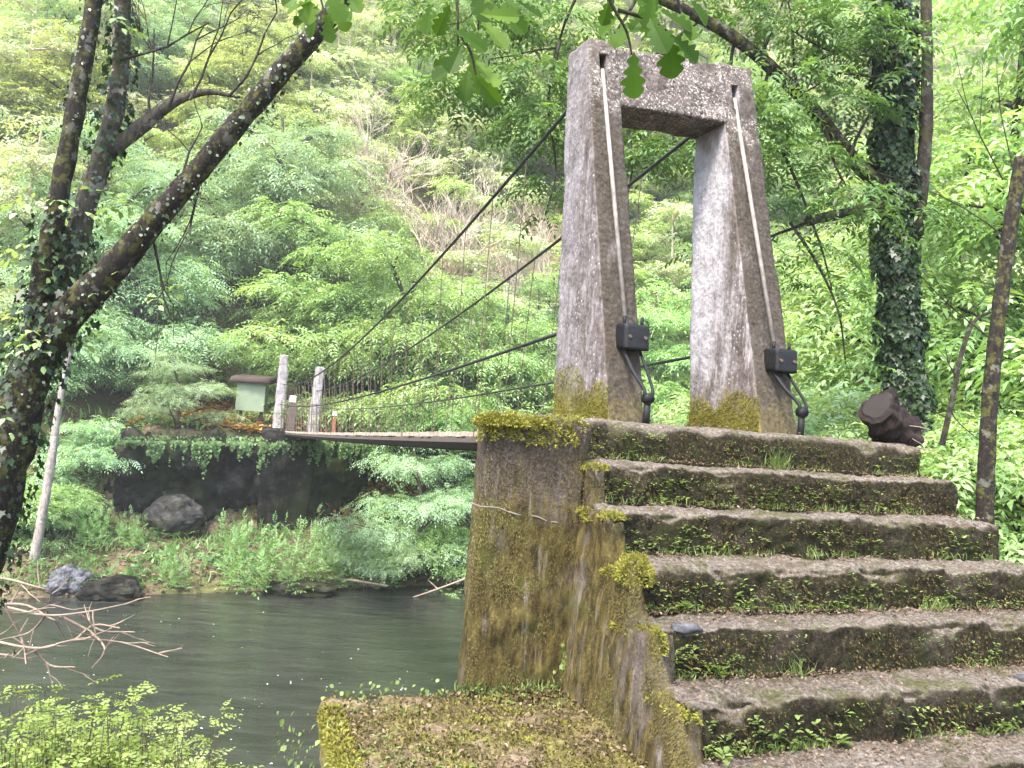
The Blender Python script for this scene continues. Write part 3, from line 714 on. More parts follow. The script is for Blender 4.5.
# rock wall under the terrace, its cavity shade put into the colour
s0, s1 = 1.2, 10.6
def Q(s, n, z): x, y = XY(s, n); return Vector((x, y, z))
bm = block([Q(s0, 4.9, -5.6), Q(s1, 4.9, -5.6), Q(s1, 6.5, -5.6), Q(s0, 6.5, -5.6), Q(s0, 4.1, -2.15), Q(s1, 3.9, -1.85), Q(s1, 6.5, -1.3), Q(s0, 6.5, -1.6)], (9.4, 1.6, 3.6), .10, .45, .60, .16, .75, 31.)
tag(bm_link(bm, 'rock_wall', 'rock_dark'), 'damp overhanging rock wall with its shade painted dark, below the far end of the bridge', 'rock wall')
# abutment of the far tower, sharing the rock wall's painted shade
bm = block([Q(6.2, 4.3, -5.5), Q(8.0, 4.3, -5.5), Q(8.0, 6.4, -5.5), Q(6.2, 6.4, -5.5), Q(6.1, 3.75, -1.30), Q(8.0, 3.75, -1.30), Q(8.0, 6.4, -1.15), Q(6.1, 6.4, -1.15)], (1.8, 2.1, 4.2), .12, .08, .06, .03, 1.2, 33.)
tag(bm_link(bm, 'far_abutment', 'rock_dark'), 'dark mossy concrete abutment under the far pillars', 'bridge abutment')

def rock(px, py, d, r, mat, label, seed):
    bm = bmesh.new(); bmesh.ops.create_icosphere(bm, subdivisions=4, radius=1.)
    c = at(px, py, d)
    for v in bm.verts:
        p = v.co.copy(); k = 1+.35*noise.noise(p*1.2+Vector((seed, 0, 0)))+.16*noise.noise(p*2.9+Vector((0, seed, 0)))+.06*noise.noise(p*7)
        v.co = Vector((p.x*r[0]*k, p.y*r[1]*k, p.z*r[2]*k))+c
    return tag(bm_link(bm, 'rock', mat, None, False), label, 'rock', 'rocks on the far bank')
rock(68, 582, 24, (.6, .6, .48), 'rock', 'bluish grey boulder at the far waterline by the pale leaning trunk', 1.)
rock(174, 514, 28.4, (1.0, .7, .75), 'rock_mid', 'large dark boulder leaning on the rock wall at its left end', 2.)
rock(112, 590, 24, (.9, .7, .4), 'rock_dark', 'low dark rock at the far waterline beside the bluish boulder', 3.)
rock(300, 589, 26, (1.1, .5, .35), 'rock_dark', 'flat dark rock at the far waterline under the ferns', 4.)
# far trees / foliage, plants etc. follow

# ================================================================== foliage
def onfar(px, py, d):
    p = at(px, py, d); return p
def place(px, d, name, label, cat_, group=None, base_py=None):
    "an Empty on the ground under a photo column at forward distance d"
    p = at(px, base_py if base_py else 480, d); z = gz(p.x, p.y)
    return empty(name, Vector((p.x, p.y, z)), label, cat_, group)

# ---- far tree prototypes: local space, then copied; (mesh trunk, mesh crown)
def proto(seed, h, spread, limbs, padR, nspray, sl, mat, bark, low=.3, m=5, thick=.32, droop=.3, ll=.30, lw=.42, up_=.5, rt_=.14, spr=None):
    rng = random.Random(seed)
    mb, tips = grow(h, spread, limbs, rng, .5, low, rt_, up_)
    tm = mesh_py('trunk', mb.v, mb.f); tm.materials.append(M[bark])
    cm = crown_mesh('crown', tips, padR, nspray, sl, m, thick, droop, ll, lw); cm.materials.append(M[mat])
    return tm, cm
PT = {
 'mimosa':  proto(1, 6.5, 3.6, 13, 1.25, 70, .62, 'blue', 'bark_mid', .22, 6, .55, .32, .28, .30),
 'feather': proto(12, 6.5, 3.8, 20, 1.0, 80, .6, 'blue', 'bark_mid', .12, 6, .6, .34, .28, .30, .8, .2),
 'feather2': proto(13, 6.0, 3.8, 20, 1.0, 80, .6, 'fresh', 'bark_mid', .12, 6, .6, .34, .28, .32, .8, .2),
 'mimosa2': proto(2, 5.0, 3.4, 11, 1.15, 80, .55, 'blue', 'bark_mid', .10, 6, .5, .35, .28, .30),
 'ash':     proto(3, 8.0, 3.2, 14, 1.15, 62, .55, 'fresh', 'bark_dark', .25, 5, .7, .35, .30, .38),
 'ash2':    proto(4, 6.0, 3.6, 12, 1.2, 75, .6, 'fresh', 'bark_mid', .12, 5, .6, .3, .30, .36),
 'lime':    proto(5, 7.5, 3.0, 13, 1.1, 55, .45, 'lime', 'bark_mid', .3, 4, .5, .2, .42, .55),
 'pale':    proto(6, 9.0, 3.2, 15, 1.1, 46, .45, 'pale', 'bark_beige', .3, 4, .5, .2, .40, .55),
 'deep':    proto(8, 7.0, 3.4, 14, 1.2, 70, .5, 'deep', 'bark_dark', .15, 5, .4, .3, .34, .48),
 'shrub':   proto(9, 2.0, 1.7, 10, .75, 60, .42, 'fresh', 'bark_mid', .05, 5, .45, .3, .34, .42, .9, .05),
 'shrubb':  proto(10, 2.2, 1.9, 10, .8, 62, .45, 'blue', 'bark_mid', .05, 6, .4, .35, .3, .36, .8, .05),
}
def tree(kind, px, d, sc, label, cat_='tree', group=None, rz=None, name=None, dz=0., bpy_=480):
    p = at(px, bpy_, d); z = gz(p.x, p.y)+dz
    r_ = empty(name or 'leafy_tree', Vector((p.x, p.y, z)), label, cat_, group)
    for nm, me in zip(('trunk', 'crown'), PT[kind]):
        o = bpy.data.objects.new(nm, me); COL.objects.link(o); o.parent = r_
    r_.rotation_euler = (random.uniform(-.05, .05), random.uniform(-.05, .05), random.uniform(0, 6.28) if rz is None else rz)
    r_.scale = (sc, sc, sc*random.uniform(.92, 1.08))
    return r_
fb = 'trees on the far bank'
tree('feather', 125, 33.5, 1.15, 'bluish feathery tree standing left of the green cabinet', group=fb)
tree('mimosa2', 172, 29.8, .58, 'low bluish feathery tree leaning over the rock wall in front of the cabinet', group=fb)
tree('feather', 70, 35, 1.4, 'tall bluish feathery tree seen between the leaning ivy trunks', group=fb)
tree('feather2', 398, 35, 1.35, 'bright green layered tree spreading above the far bridge pillars', group=fb)
tree('feather2', 335, 37.5, 1.5, 'tall bright green tree behind the far bridge pillars', group=fb)
tree('feather', 258, 39.5, 1.55, 'bluish green tree on the slope above the green cabinet', group=fb)
tree('feather2', 450, 34, 1.0, 'bright green tree behind the hangers, between deck and pier', group=fb)
tree('mimosa2', 425, 29.5, .85, 'pale green feathery tree hanging over the water below the bridge deck', group=fb)
tree('feather2', 505, 37, 1.4, 'leafy green tree seen left of the portal behind the cables', group=fb)
tree('lime', 35, 40, 1.3, 'yellow green tree at the upper left edge of the view', group=fb)
tree('lime', 215, 46, 1.35, 'yellow green tree high on the slope behind the leaning ivy trunk', group=fb)
tree('deep', 545, 40, 1.1, 'darker green tree low behind the left pillar of the portal', group=fb)
tree('mimosa', 20, 30, .9, 'bluish shrubby tree at the left frame edge above the waterline', group=fb)
tree('ash2', 655, 44, 1.5, 'fresh green tree seen through the gap between the portal pillars', group=fb)
tree('lime', 640, 60, 1.6, 'yellow green tree high behind the lintel of the portal', group=fb)
# shrubs of the far bank
sb = 'shrubs on the far bank'
for k, (kd, px, d, sc, lab) in enumerate([
  ('shrubb', 100, 29, .9, 'bluish shrub on the bank left of the dark boulder'), ('shrub', 60, 26.5, .7, 'green shrub behind the bluish grey boulder'),
  ('shrub', 15, 25.5, .9, 'green shrub at the left frame edge near the water'), ('shrubb', 400, 28.2, .75, 'feathery shrub at the waterline below the bridge deck'),
  ('shrub', 452, 29.2, .9, 'bright shrub at the waterline touching the edge of the mossy pier'), ('shrubb', 360, 28.4, .55, 'small feathery shrub right of the ferns at the waterline'),
  ('shrub', 395, 36, 1.1, 'green shrub on the terrace right of the red brown post'), ('shrub', 340, 36.5, .8, 'green shrub behind the right far pillar'),
  ('shrubb', 130, 33, .9, 'bluish shrub on the terrace left of the rock wall'), ('shrub', 470, 36.5, 1.2, 'bushy shrub behind the near end of the deck'),
  ('shrub', 250, 35.2, .8, 'green shrub behind the roof of the green cabinet')]):
    tree(kd, px, d, sc, lab, 'shrub', sb, name='shrub')

# ---- ferns: arching pinnate fronds
def fern_mesh(seed, n, L, arch=.75):
    r_ = np.random.default_rng(seed); parts = []
    for i in range(n):
        th = r_.uniform(0, 6.28); el = r_.uniform(1.12, 1.55); l = L*r_.uniform(.6, 1.1)
        d0 = np.array([math.cos(th)*math.cos(el), math.sin(th)*math.cos(el), math.sin(el)]); p = np.array([r_.normal(0, .30), r_.normal(0, .25), 0.]); k = 22
        P, D, U, LL = [], [], [], []
        side0 = np.array([-math.sin(th), math.cos(th), 0.])
        for j in range(k):
            t = j/k; d = norm((d0-np.array([0, 0, 1])*arch*t**1.6*1.1+np.array([math.cos(th), math.sin(th), 0])*.5*t)[None])[0]
            p = p+d*l/k
            if j < 2: continue
            nn = np.cross(side0, d); nn = -nn if nn[2] < 0 else nn
            for sg in (-1, 1):
                P.append(p.copy()); D.append(side0*sg*.85+d*.5-np.array([0, 0, .12])); U.append(nn); LL.append(l*.16*math.sin(math.pi*min(1, .22+.78*(1-t))))
        parts.append((np.array(P), np.array(D), np.array(U), np.array(LL)*.9, np.array(LL)*.30, np.full(len(P), r_.random())))
    P, D, U, L_, Wd, v = cat(*parts); v = np.clip(v*.7+RNG.random(len(v))*.3, 0, 1)
    P, D, U, L_, Wd, v = sprays(P, D, U, L_*1.25, 4, .15, .50, .46, 52); me = leaves('fronds', P, D, U, L_, Wd, 'diamond', v); me.materials.append(M['fern']); return me
def shoots_mesh(seed, n, h, rad):
    r_ = np.random.default_rng(seed); P, D, U, LL = [], [], [], []
    for i in range(n):
        th = r_.uniform(0, 6.28); q = rad*math.sqrt(r_.random()); b = np.array([q*math.cos(th), q*math.sin(th)*.7, 0.]); hh = h*r_.uniform(.5, 1.1)*(1-.3*(q/rad)**2)
        lean = np.array([math.cos(th), math.sin(th), 0])*.28*q/rad+r_.normal(0, .07, 3)
        for j in range(9):
            t = .15+.85*j/8; t2 = r_.random()*6.28; out = np.array([math.cos(t2), math.sin(t2), 0.])*(1.1-.75*t)
            P.append(b+np.array([0, 0, hh*t])+lean*hh*t); D.append(out+lean+np.array([0, 0, .35+.8*t])); U.append(-out*.6+np.array([0, 0, 1.])); LL.append(r_.uniform(.32, .55)*(1.15-.35*t))
    a_ = sprays(np.array(P), np.array(D), np.array(U), np.array(LL), 7, .30, .32, .30, 58); me = leaves('fronds', *a_[:5], 'diamond', a_[5]); me.materials.append(M['fern']); return me
FM = [shoots_mesh(i, 26, 1.75, .75) for i in range(3)]
for i, (px, py, d, sc, lab) in enumerate([(243, 596, 25.7, .95, 'tall bright fern at the far waterline, left one of the tall pair'), (303, 588, 26.2, 1.0, 'tall bright fern at the far waterline, right one of the tall pair'), (172, 596, 25.0, .55, 'low fern at the far waterline left of the tall ferns'),
        (345, 580, 27.2, .6, 'smaller fern right of the tall ferns'), (90, 555, 26, .6, 'fern above the bluish grey boulder'), (225, 560, 27.2, .55, 'fern behind the tall ferns, under the rock wall'), (385, 585, 27.6, .65, 'fern below the bridge deck at the waterline'), (130, 560, 26.5, .5, 'pale fern below the dark boulder'), (5, 560, 25, .7, 'fern at the left frame edge')]):
    p = at(px, py, d); p.z = max(gz(p.x, p.y), ZW)-.05
    o = bpy.data.objects.new('fern', FM[i % 3]); COL.objects.link(o); o.location = p; o.scale = (sc*1.05, sc*1.05, sc*1.4); o.rotation_euler = (0, 0, i*1.3)
    tag(o, lab, 'fern', 'ferns at the far waterline')

# ---- woodland covering the hillside: one mass nobody could count
def woodland():
    pts = []; rng = random.Random(3)
    for i in range(5000):
        s, n = rng.uniform(-70, 110), 9.5+rng.random()**1.25*70
        x, y = XY(s, n)
        if y < 22 or abs(x) > .82*y+6: continue
        if n < 14 and -1 < s < 13: continue
        if 16.5 < n < 22 and -.21 < x/y < .05: continue
        md = 2.3+.018*n
        if all((x-a)**2+(y-b)**2 > md*md for a, b, _ in pts): pts.append((x, y, n))
        if len(pts) > 620: break
    kinds = ['ash', 'feather2', 'feather', 'pale', 'lime', 'deep']
    ix, rot, scl = [], [], []
    for x, y, n in pts:
        f = noise.noise(Vector((x*.07, y*.07, 4)))+.35*rng.uniform(-1, 1)
        left = x/y < -.28
        if left and n > 17: f += .28
        if f > .32: k = 4
        elif f > .08: k = 3
        elif f > -.12: k = 2 if left else 1
        elif f > -.4: k = 0 if not left else 2
        else: k = 5 if rng.random() < .3 else 1
        if n > 30 and rng.random() < .55: k = 3
        ix.append(k); rot.append((0, 0, rng.uniform(0, 6.28))); scl.append(rng.uniform(.75, 1.25))
    me = bpy.data.meshes.new('woodland'); me.from_pydata([(x, y, gz(x, y)-.2) for x, y, _ in pts], [], [])
    for nm, ty, vals in (('kind', 'INT', ix), ('rot', 'FLOAT_VECTOR', rot), ('scl', 'FLOAT', scl)):
        a = me.attributes.new(nm, ty, 'POINT'); a.data.foreach_set('vector' if ty == 'FLOAT_VECTOR' else 'value', np.array(vals).reshape(-1))
    o = bpy.data.objects.new('hillside_woodland', me); COL.objects.link(o)
    ng = bpy.data.node_groups.new('woodland', 'GeometryNodeTree')
    ng.interface.new_socket('Geometry', in_out='INPUT', socket_type='NodeSocketGeometry'); ng.interface.new_socket('Geometry', in_out='OUTPUT', socket_type='NodeSocketGeometry')
    gi, go = ng.nodes.new('NodeGroupInput'), ng.nodes.new('NodeGroupOutput'); jo = ng.nodes.new('GeometryNodeJoinGeometry')
    def named(nm, ty):
        x = ng.nodes.new('GeometryNodeInputNamedAttribute'); x.data_type = ty; x.inputs[0].default_value = nm; return x.outputs[0]
    for ci, kd in enumerate(kinds):
        for part in (0, 1):
            src = next(q for q in bpy.data.objects if q.type == 'MESH' and q.data == PT[kd][part])
            oi = ng.nodes.new('GeometryNodeObjectInfo'); oi.inputs['Object'].default_value = src; oi.inputs['As Instance'].default_value = True
            ip = ng.nodes.new('GeometryNodeInstanceOnPoints'); cmp_ = ng.nodes.new('FunctionNodeCompare'); cmp_.data_type = 'INT'; cmp_.operation = 'EQUAL'
            ng.links.new(named('kind', 'INT'), cmp_.inputs[2]); cmp_.inputs[3].default_value = ci
            ng.links.new(gi.outputs[0], ip.inputs['Points']); ng.links.new(cmp_.outputs[0], ip.inputs['Selection']); ng.links.new(oi.outputs['Geometry'], ip.inputs['Instance'])
            ng.links.new(named('rot', 'FLOAT_VECTOR'), ip.inputs['Rotation']); ng.links.new(named('scl', 'FLOAT'), ip.inputs['Scale'])
            ng.links.new(ip.outputs[0], jo.inputs[0])
    ng.links.new(jo.outputs[0], go.inputs[0])
    md = o.modifiers.new('woodland', 'NODES'); md.node_group = ng
    tag(o, 'dense mixed spring woodland covering the steep hillside', 'woodland', kind='stuff')
tree('pale', 300, 52, 1.1, 'pale thinly leaved tree high above the green cabinet', group=fb)

# ---- bare beige trees in the middle of the slope
def bare_tree(px, d, h, label, seed):
    rng = random.Random(seed); p = at(px, 480, d); base = Vector((p.x, p.y, gz(p.x, p.y))); mb = MB()
    def rec(p, d_, L, r, lev):
        q = p; pts = [p]
        for i in range(3):
            d_ = (d_+Vector((rng.uniform(-.28, .28), rng.uniform(-.28, .28), rng.uniform(-.05, .22)))).normalized(); q = q+d_*L/3; pts.append(q)
        mb.tube(pts, lerp_list([r, r*.6], 4), 5 if lev < 2 else 3, False)
        if lev >= 6: return
        for k in range(3 if lev < 4 else 2):
            nd = (d_+Vector((rng.uniform(-1, 1), rng.uniform(-1, 1), rng.uniform(-.35, .6)))*.75).normalized()
            rec(pts[rng.choice((1, 2, 3))], nd, L*rng.uniform(.62, .85), max(.012, r*.6), lev+1)
    for k in range(2): rec(base-Vector((0, 0, .3)), Vector((rng.uniform(-.4, .4), rng.uniform(-.3, .3), 1)).normalized(), h*.36, h*.017, 0)
    o = mb.build('bare_tree', 'bark_beige'); return tag(o, label, 'bare tree', 'bare trees on the slope')
bare_tree(478, 44, 9, 'bare beige tree with fine twigs left of the portal behind the cables', 1)
bare_tree(412, 43, 9, 'bare beige tree with dense twigs in the middle of the slope', 2)
bare_tree(362, 46, 10, 'bleached bare tree on the slope above the far pillars, leftmost of the bare trees', 3)
bare_tree(445, 47, 9, 'bare pale tree in the middle of the bare group', 7)
bare_tree(500, 41, 8.5, 'lowest bare tree of the group, straight behind the near hangers', 9)
bare_tree(528, 46, 10, 'bare twiggy tree just left of the top of the portal', 4)

# ---- rusty bracken patches on the bank
def scatter_litter(n, fn, name, mat, lo, hi, label, cat_, shape='oval', tilt=.35, lift=.004, parent=None):
    P = np.array([fn() for _ in range(n)]); n = len(P)
    th = RNG.random(n)*6.283; D = np.stack([np.cos(th), np.sin(th), RNG.normal(.05, tilt, n)], 1); U = np.stack([RNG.normal(0, tilt, n), RNG.normal(0, tilt, n), np.ones(n)], 1)
    L = RNG.uniform(lo, hi, n)
    me = leaves(name, P+np.array([0, 0, lift]), D, U, L, L*RNG.uniform(.4, .75, n), shape)
    o = link(name, me, mat); return tag(o, label, cat_, kind='stuff')
def far_litter():
    while True:
        px, d = random.uniform(130, 420), random.uniform(30.2, 36); p = at(px, 440, d); s, n = sn(p.x, p.y)
        if 4.4 < n < 13: return (p.x, p.y, gz(p.x, p.y)+.10+.12*random.random())
scatter_litter(11000, far_litter, 'dead_bracken', 'bracken', .12, .34, 'rusty dead bracken and fallen leaves on the far terrace', 'bracken')
def far_grass():
    px, n = random.uniform(-40, 560), None; p = at(px, 560, random.uniform(23, 33)); s, n = sn(p.x, p.y)
    if not .3 < n < 9: return far_grass()
    return (p.x, p.y, gz(p.x, p.y)+.05)
P = np.array([far_grass() for _ in range(2000)]); n = len(P)
me = leaves('bank_grass', P, np.stack([RNG.normal(0, .5, n), RNG.normal(0, .5, n), np.ones(n)], 1), RNG.normal(0, 1, (n, 3)), RNG.uniform(.15, .5, n), RNG.uniform(.03, .09, n), 'blade')
tag(link('bank_grass', me, 'fern'), 'rough grass and low herbs along the far bank', 'grass', kind='stuff')

def bank_spot():
    while True:
        px, d = random.uniform(-60, 480), random.uniform(22.5, 33); p = at(px, 560, d); s, n = sn(p.x, p.y)
        if .1 < n < 8 and noise.noise(Vector((p.x*.8, p.y*.8, 1))) > -.12 and not (4. < n < 5.2 and 1 < s < 10): return (p.x, p.y, gz(p.x, p.y)+.06+.18*random.random())
P = np.array([bank_spot() for _ in range(1700)]); n = len(P); th = RNG.random(n)*6.283
a = sprays(P, np.stack([np.cos(th), np.sin(th), RNG.uniform(.2, 1.2, n)], 1), np.stack([-np.cos(th)*.5, -np.sin(th)*.5, np.ones(n)], 1), RNG.uniform(.2, .6, n), 5, .3, .32, .42)
tag(link('bank_herbs', leaves('bank_herbs', *a[:5], 'diamond', a[5]), 'deep'), 'low ferny herbs covering the far bank', 'ground plants', kind='stuff')
def bank_dead():
    while True:
        px, d = random.uniform(-60, 480), random.uniform(22.5, 33); p = at(px, 560, d); s, n = sn(p.x, p.y)
        if .0 < n < 9: return (p.x, p.y, gz(p.x, p.y)+.09)
scatter_litter(8000, bank_dead, 'bank_litter', 'litter', .06, .2, 'brown dead leaves and sticks on the far bank', 'leaf litter')
# ---- ivy hanging on the rock wall
def ivy_on(P, Nn, L, mat, name, parent=None, shape='ivy'):
    n = len(P); D = np.stack([RNG.normal(0, .45, n), RNG.normal(0, .45, n), -np.ones(n)], 1)+Nn*.55; U = Nn+RNG.normal(0, .35, (n, 3))
    return link(name, leaves(name, P+Nn*.02, D, U, L, L*RNG.uniform(.75, 1., n), shape), mat, parent)
P = []
for _ in range(6500):
    s = random.uniform(1.2, 10.4); drop = max(0, .8*noise.noise(Vector((s*.9, 0, 0)))+.9*noise.noise(Vector((s*4.3, 2, 0)))+.35)*1.3*random.random()**1.5
    if 6.1 < s < 8. and random.random() < .75 or noise.noise(Vector((s*2.7, 7, 0))) < -.25: continue
    x, y = XY(s, 3.75-.25*random.random()+.06*random.random()+drop*.12); zt = np.interp(s, [1.2, 10.6], [-2.15, -1.75]); P.append((x, y, zt+.15-drop+.1*random.random()))
for _ in range(1000):
    s = random.uniform(1.2, 10.4); x, y = XY(s, random.uniform(3.6, 5.)); P.append((x, y, np.interp(s, [1.2, 10.6], [-2.1, -1.7])+random.uniform(.05, .35)))
P = np.array(P); o = ivy_on(P, np.tile(-np.array([*SHN, -.3]), (len(P), 1)), RNG.uniform(.05, .11, len(P)), 'deep', 'hanging_ivy')
tag(o, 'curtain of ivy hanging over the top of the dark rock wall', 'ivy')

# ================================================================== left tree with three trunks
def tube_surface(path, rad, n, bias=None):
    "random points and normals on a tube"
    path = [np.array(p) for p in path]; seg = np.array([np.linalg.norm(b-a) for a, b in zip(path, path[1:])]); cs_ = np.cumsum(seg)/seg.sum()
    P, Nn = [], []
    while len(P) < n:
        t = random.random(); i = int(np.searchsorted(cs_, t)); i = min(i, len(seg)-1); f = random.random()
        c = path[i]*(1-f)+path[i+1]*f; r = rad[i]*(1-f)+rad[i+1]*f; d = norm((path[i+1]-path[i])[None])[0]
        v = RNG.normal(0, 1, 3); v -= d*(v@d); v /= np.linalg.norm(v)
        if bias and not bias(c, v): continue
        P.append(c+v*r); Nn.append(v)
    return np.array(P), np.array(Nn)
def trunk(pts, rads, name, mat, parent, k=8, wob=.16, n=14):
    path = smoothpath(pts, k); rad = lerp_list(rads, len(path)); MB().tube(path, rad, n, True, wob).build(name, mat, parent, True); return path, rad
DL = 6.0
lt = empty('ivy_clad_tree', at(-70, 640, DL), 'dark lichened tree with several leaning trunks and climbing ivy at the left edge', 'tree')
lead, lr = trunk([at(-120, 900, DL), at(-75, 690, DL), at(-25, 560, DL), at(8, 440, DL), at(45, 345, DL), at(110, 272, DL-.1), at(190, 180, DL-.2), at(262, 95, DL-.3), at(330, 15, DL-.4), at(372, -40, DL-.5)], [.23, .21, .20, .185, .140, .105, .080, .073, .070, .068], 'trunk', 'bark_ivy', lt, 9)
t2, r2 = trunk([at(28, 372, DL), at(62, 280, DL+.05), at(88, 200, DL+.1), at(112, 120, DL+.1), at(122, 50, DL+.1), at(122, -40, DL+.1)], [.12, .095, .078, .068, .060, .056], 'trunk', 'bark_mixed', lt)
t3, r3 = trunk([at(36, 340, DL), at(46, 262, DL-.1), at(62, 180, DL-.15), at(80, 85, DL-.2), at(94, 0, DL-.2), at(99, -40, DL-.2)], [.10, .08, .066, .062, .056, .052], 'trunk', 'bark_ivy', lt)
bt, rb = trunk([at(108, 152, DL+.1), at(140, 128, DL+.2), at(170, 104, DL+.25), at(205, 92, DL+.3), at(240, 97, DL+.3)], [.06, .055, .045, .028, .012], 'branch', 'bark_mixed', lt)
mb = MB()
rng = random.Random(5)
def twig(mb, p, d, L, r, lev, rng, jit=.35, kids=2):
    pts = [p]
    for i in range(4):
        d = (d+Vector((rng.uniform(-jit, jit), rng.uniform(-jit, jit), rng.uniform(-jit, jit)))*.6).normalized(); pts.append(pts[-1]+d*L/4)
    mb.tube(pts, lerp_list([r, r*.45], 5), 5, False); out = [pts[-1]]
    if lev > 0:
        for k in range(kids): out += twig(mb, pts[rng.choice((2, 3, 4))], (d+Vector((rng.uniform(-1, 1), rng.uniform(-1, 1), rng.uniform(-.5, .9)))*.8).normalized(), L*.65, r*.5, lev-1, rng, jit, kids)
    return out
for (p, d) in [((170, 104), (.2, 0, 1)), ((150, 120), (-.1, .1, 1)), ((230, 95), (.6, .2, .8)), ((118, 60), (1, .2, .4)), ((180, 190), (-.2, .3, 1)), ((206, 162), (.1, -.1, -1)), ((150, 228), (.5, 0, -1)), ((190, 100), (.4, .2, 1))]:
    twig(mb, at(*p, DL), Vector(d).normalized(), .75, .012, 2, rng)
mb.build('twigs', 'bark_dark', lt)
parts = []
for (pa, ra, n) in ((lead, lr, 1300), (t2, r2, 900), (t3, r3, 320)):
    P, Nn = tube_surface(pa, ra, n, lambda c, v: noise.noise(Vector(c)*1.6) > -.22); parts.append((P, Nn))
P = np.concatenate([q[0] for q in parts]); Nn = np.concatenate([q[1] for q in parts])
ivy_on(P, Nn, RNG.uniform(.014, .036, len(P)), 'ivy_pale', 'ivy', lt, 'oval')
parts = [tube_surface(lead[9:43], [x*1.25 for x in lr[9:43]], 620), tube_surface(t2[:14], [x*1.6 for x in r2[:14]], 420), tube_surface(t3[:14], [x*1.5 for x in r3[:14]], 240), tube_surface(t2[20:], [x*1.5 for x in r2[20:]], 260)]
P = np.concatenate([q[0] for q in parts]); Nn = np.concatenate([q[1] for q in parts])
ivy_on(P, Nn, RNG.uniform(.03, .07, len(P)), 'ivy', 'ivy', lt)
# loose leafy shoots on the tree
parts = []
for (px, py, k, rr) in ((60, 205, 10, .25), (30, 260, 16, .3), (75, 345, 12, .3), (20, 320, 14, .3), (120, 210, 8, .22), (150, 290, 6, .2), (100, 30, 10, .25), (10, 400, 14, .3)):
    P, D, U = pad_points(at(px, py, DL+.05), rr, .25, k); parts.append(sprays(P, D, U, .2, 3, .35, .40, .62))
P, D, U, L, Wd, v = cat(*parts)
link('foliage', leaves('foliage', P, D, U, L, Wd, 'oval', v), 'fresh', lt)

# pale leaning trunk on the far bank
pt_ = empty('pale_trunk', at(32, 585, 24.5), 'pale slender leaning trunk at the far waterline by the bluish boulder', 'tree')
trunk([at(26, 605, 24.5), at(38, 540, 24.5), at(50, 470, 24.6), at(60, 400, 24.8), at(74, 330, 25.)], [.17, .14, .125, .10, .06], 'trunk', 'bark_pale', pt_)
P, D, U = pad_points(at(74, 325, 25.), 1.3, .6, 90); P2, D2, U2 = pad_points(at(40, 300, 25.2), 1.1, .5, 70)
a = cat(sprays(P, D, U, .6, 5), sprays(P2, D2, U2, .6, 5)); link('crown', leaves('crown', a[0], a[1], a[2], a[3], a[4], 'diamond', a[5]), 'blue', pt_)

# ================================================================== right side trees
DR = 9.
it = empty('ivy_trunk_tree', at(912, 470, DR), 'tall tree behind the landing, its trunk wrapped in dark ivy', 'tree')
path, rad = trunk([at(916, 540, DR), at(908, 430, DR), at(900, 320, DR), at(896, 200, DR), at(893, 90, DR), at(890, -60, DR)], [.20, .165, .155, .15, .145, .14], 'trunk', 'bark_dark', it, 8)
p2, q2 = trunk([at(915, 235, DR-.1), at(925, 150, DR-.15), at(927, 60, DR-.15), at(925, -50, DR-.15)], [.085, .07, .06, .055], 'trunk', 'bark_dark', it)
l1, lr1 = trunk([at(886, 192, DR), at(852, 158, DR-.1), at(815, 112, DR-.2), at(765, 62, DR-.3), at(715, 26, DR-.4), at(640, -10, DR-.5), at(560, -40, DR-.4)], [.09, .08, .074, .07, .064, .05, .035], 'limb', 'bark_ivy', it)
l2, lr2 = trunk([at(886, 206, DR), at(850, 212, DR-.2), at(808, 221, DR-.4)], [.085, .06, .05], 'limb', 'bark_dark', it)
P, Nn = tube_surface(path, [x*1.12 for x in rad], 9500); Po, No = tube_surface(path, [x*1.62 for x in rad], 3800, lambda c, v: noise.noise(Vector(c)*2.6+Vector(v)*.8) > .02)
P = np.concatenate([P, Po]); Nn = np.concatenate([Nn, No])
ivy_on(P, Nn, RNG.uniform(.035, .085, len(P)), 'ivy', 'ivy', it)
mb = MB(); rng = random.Random(11); tips = []
for (px, py), d, L in (((770, 66), (-.2, -.2, -1), .9), ((735, 38), (-.3, 0, -1), .9), ((820, 118), (.2, -.3, -1), .8), ((700, 20), (-.7, 0, -.6), 1.), ((800, 98), (-.3, .2, .9), 1.1), ((850, 156), (.3, 0, .9), .9), ((760, 58), (.3, .2, 1), 1.), ((812, 220), (-.8, 0, -.4), .8), ((640, -8), (-.5, .2, -1), 1.1), ((590, -30), (-.3, 0, -1), 1.2), ((560, -40), (-.8, 0, -.8), 1.2), ((895, 80), (-.8, -.2, .1), 1.0), ((890, 40), (-.9, 0, -.2), .9)):
    tips += twig(mb, at(px, py, DR-.25), Vector(d).normalized(), L, .022, 2, rng, .3, 2)
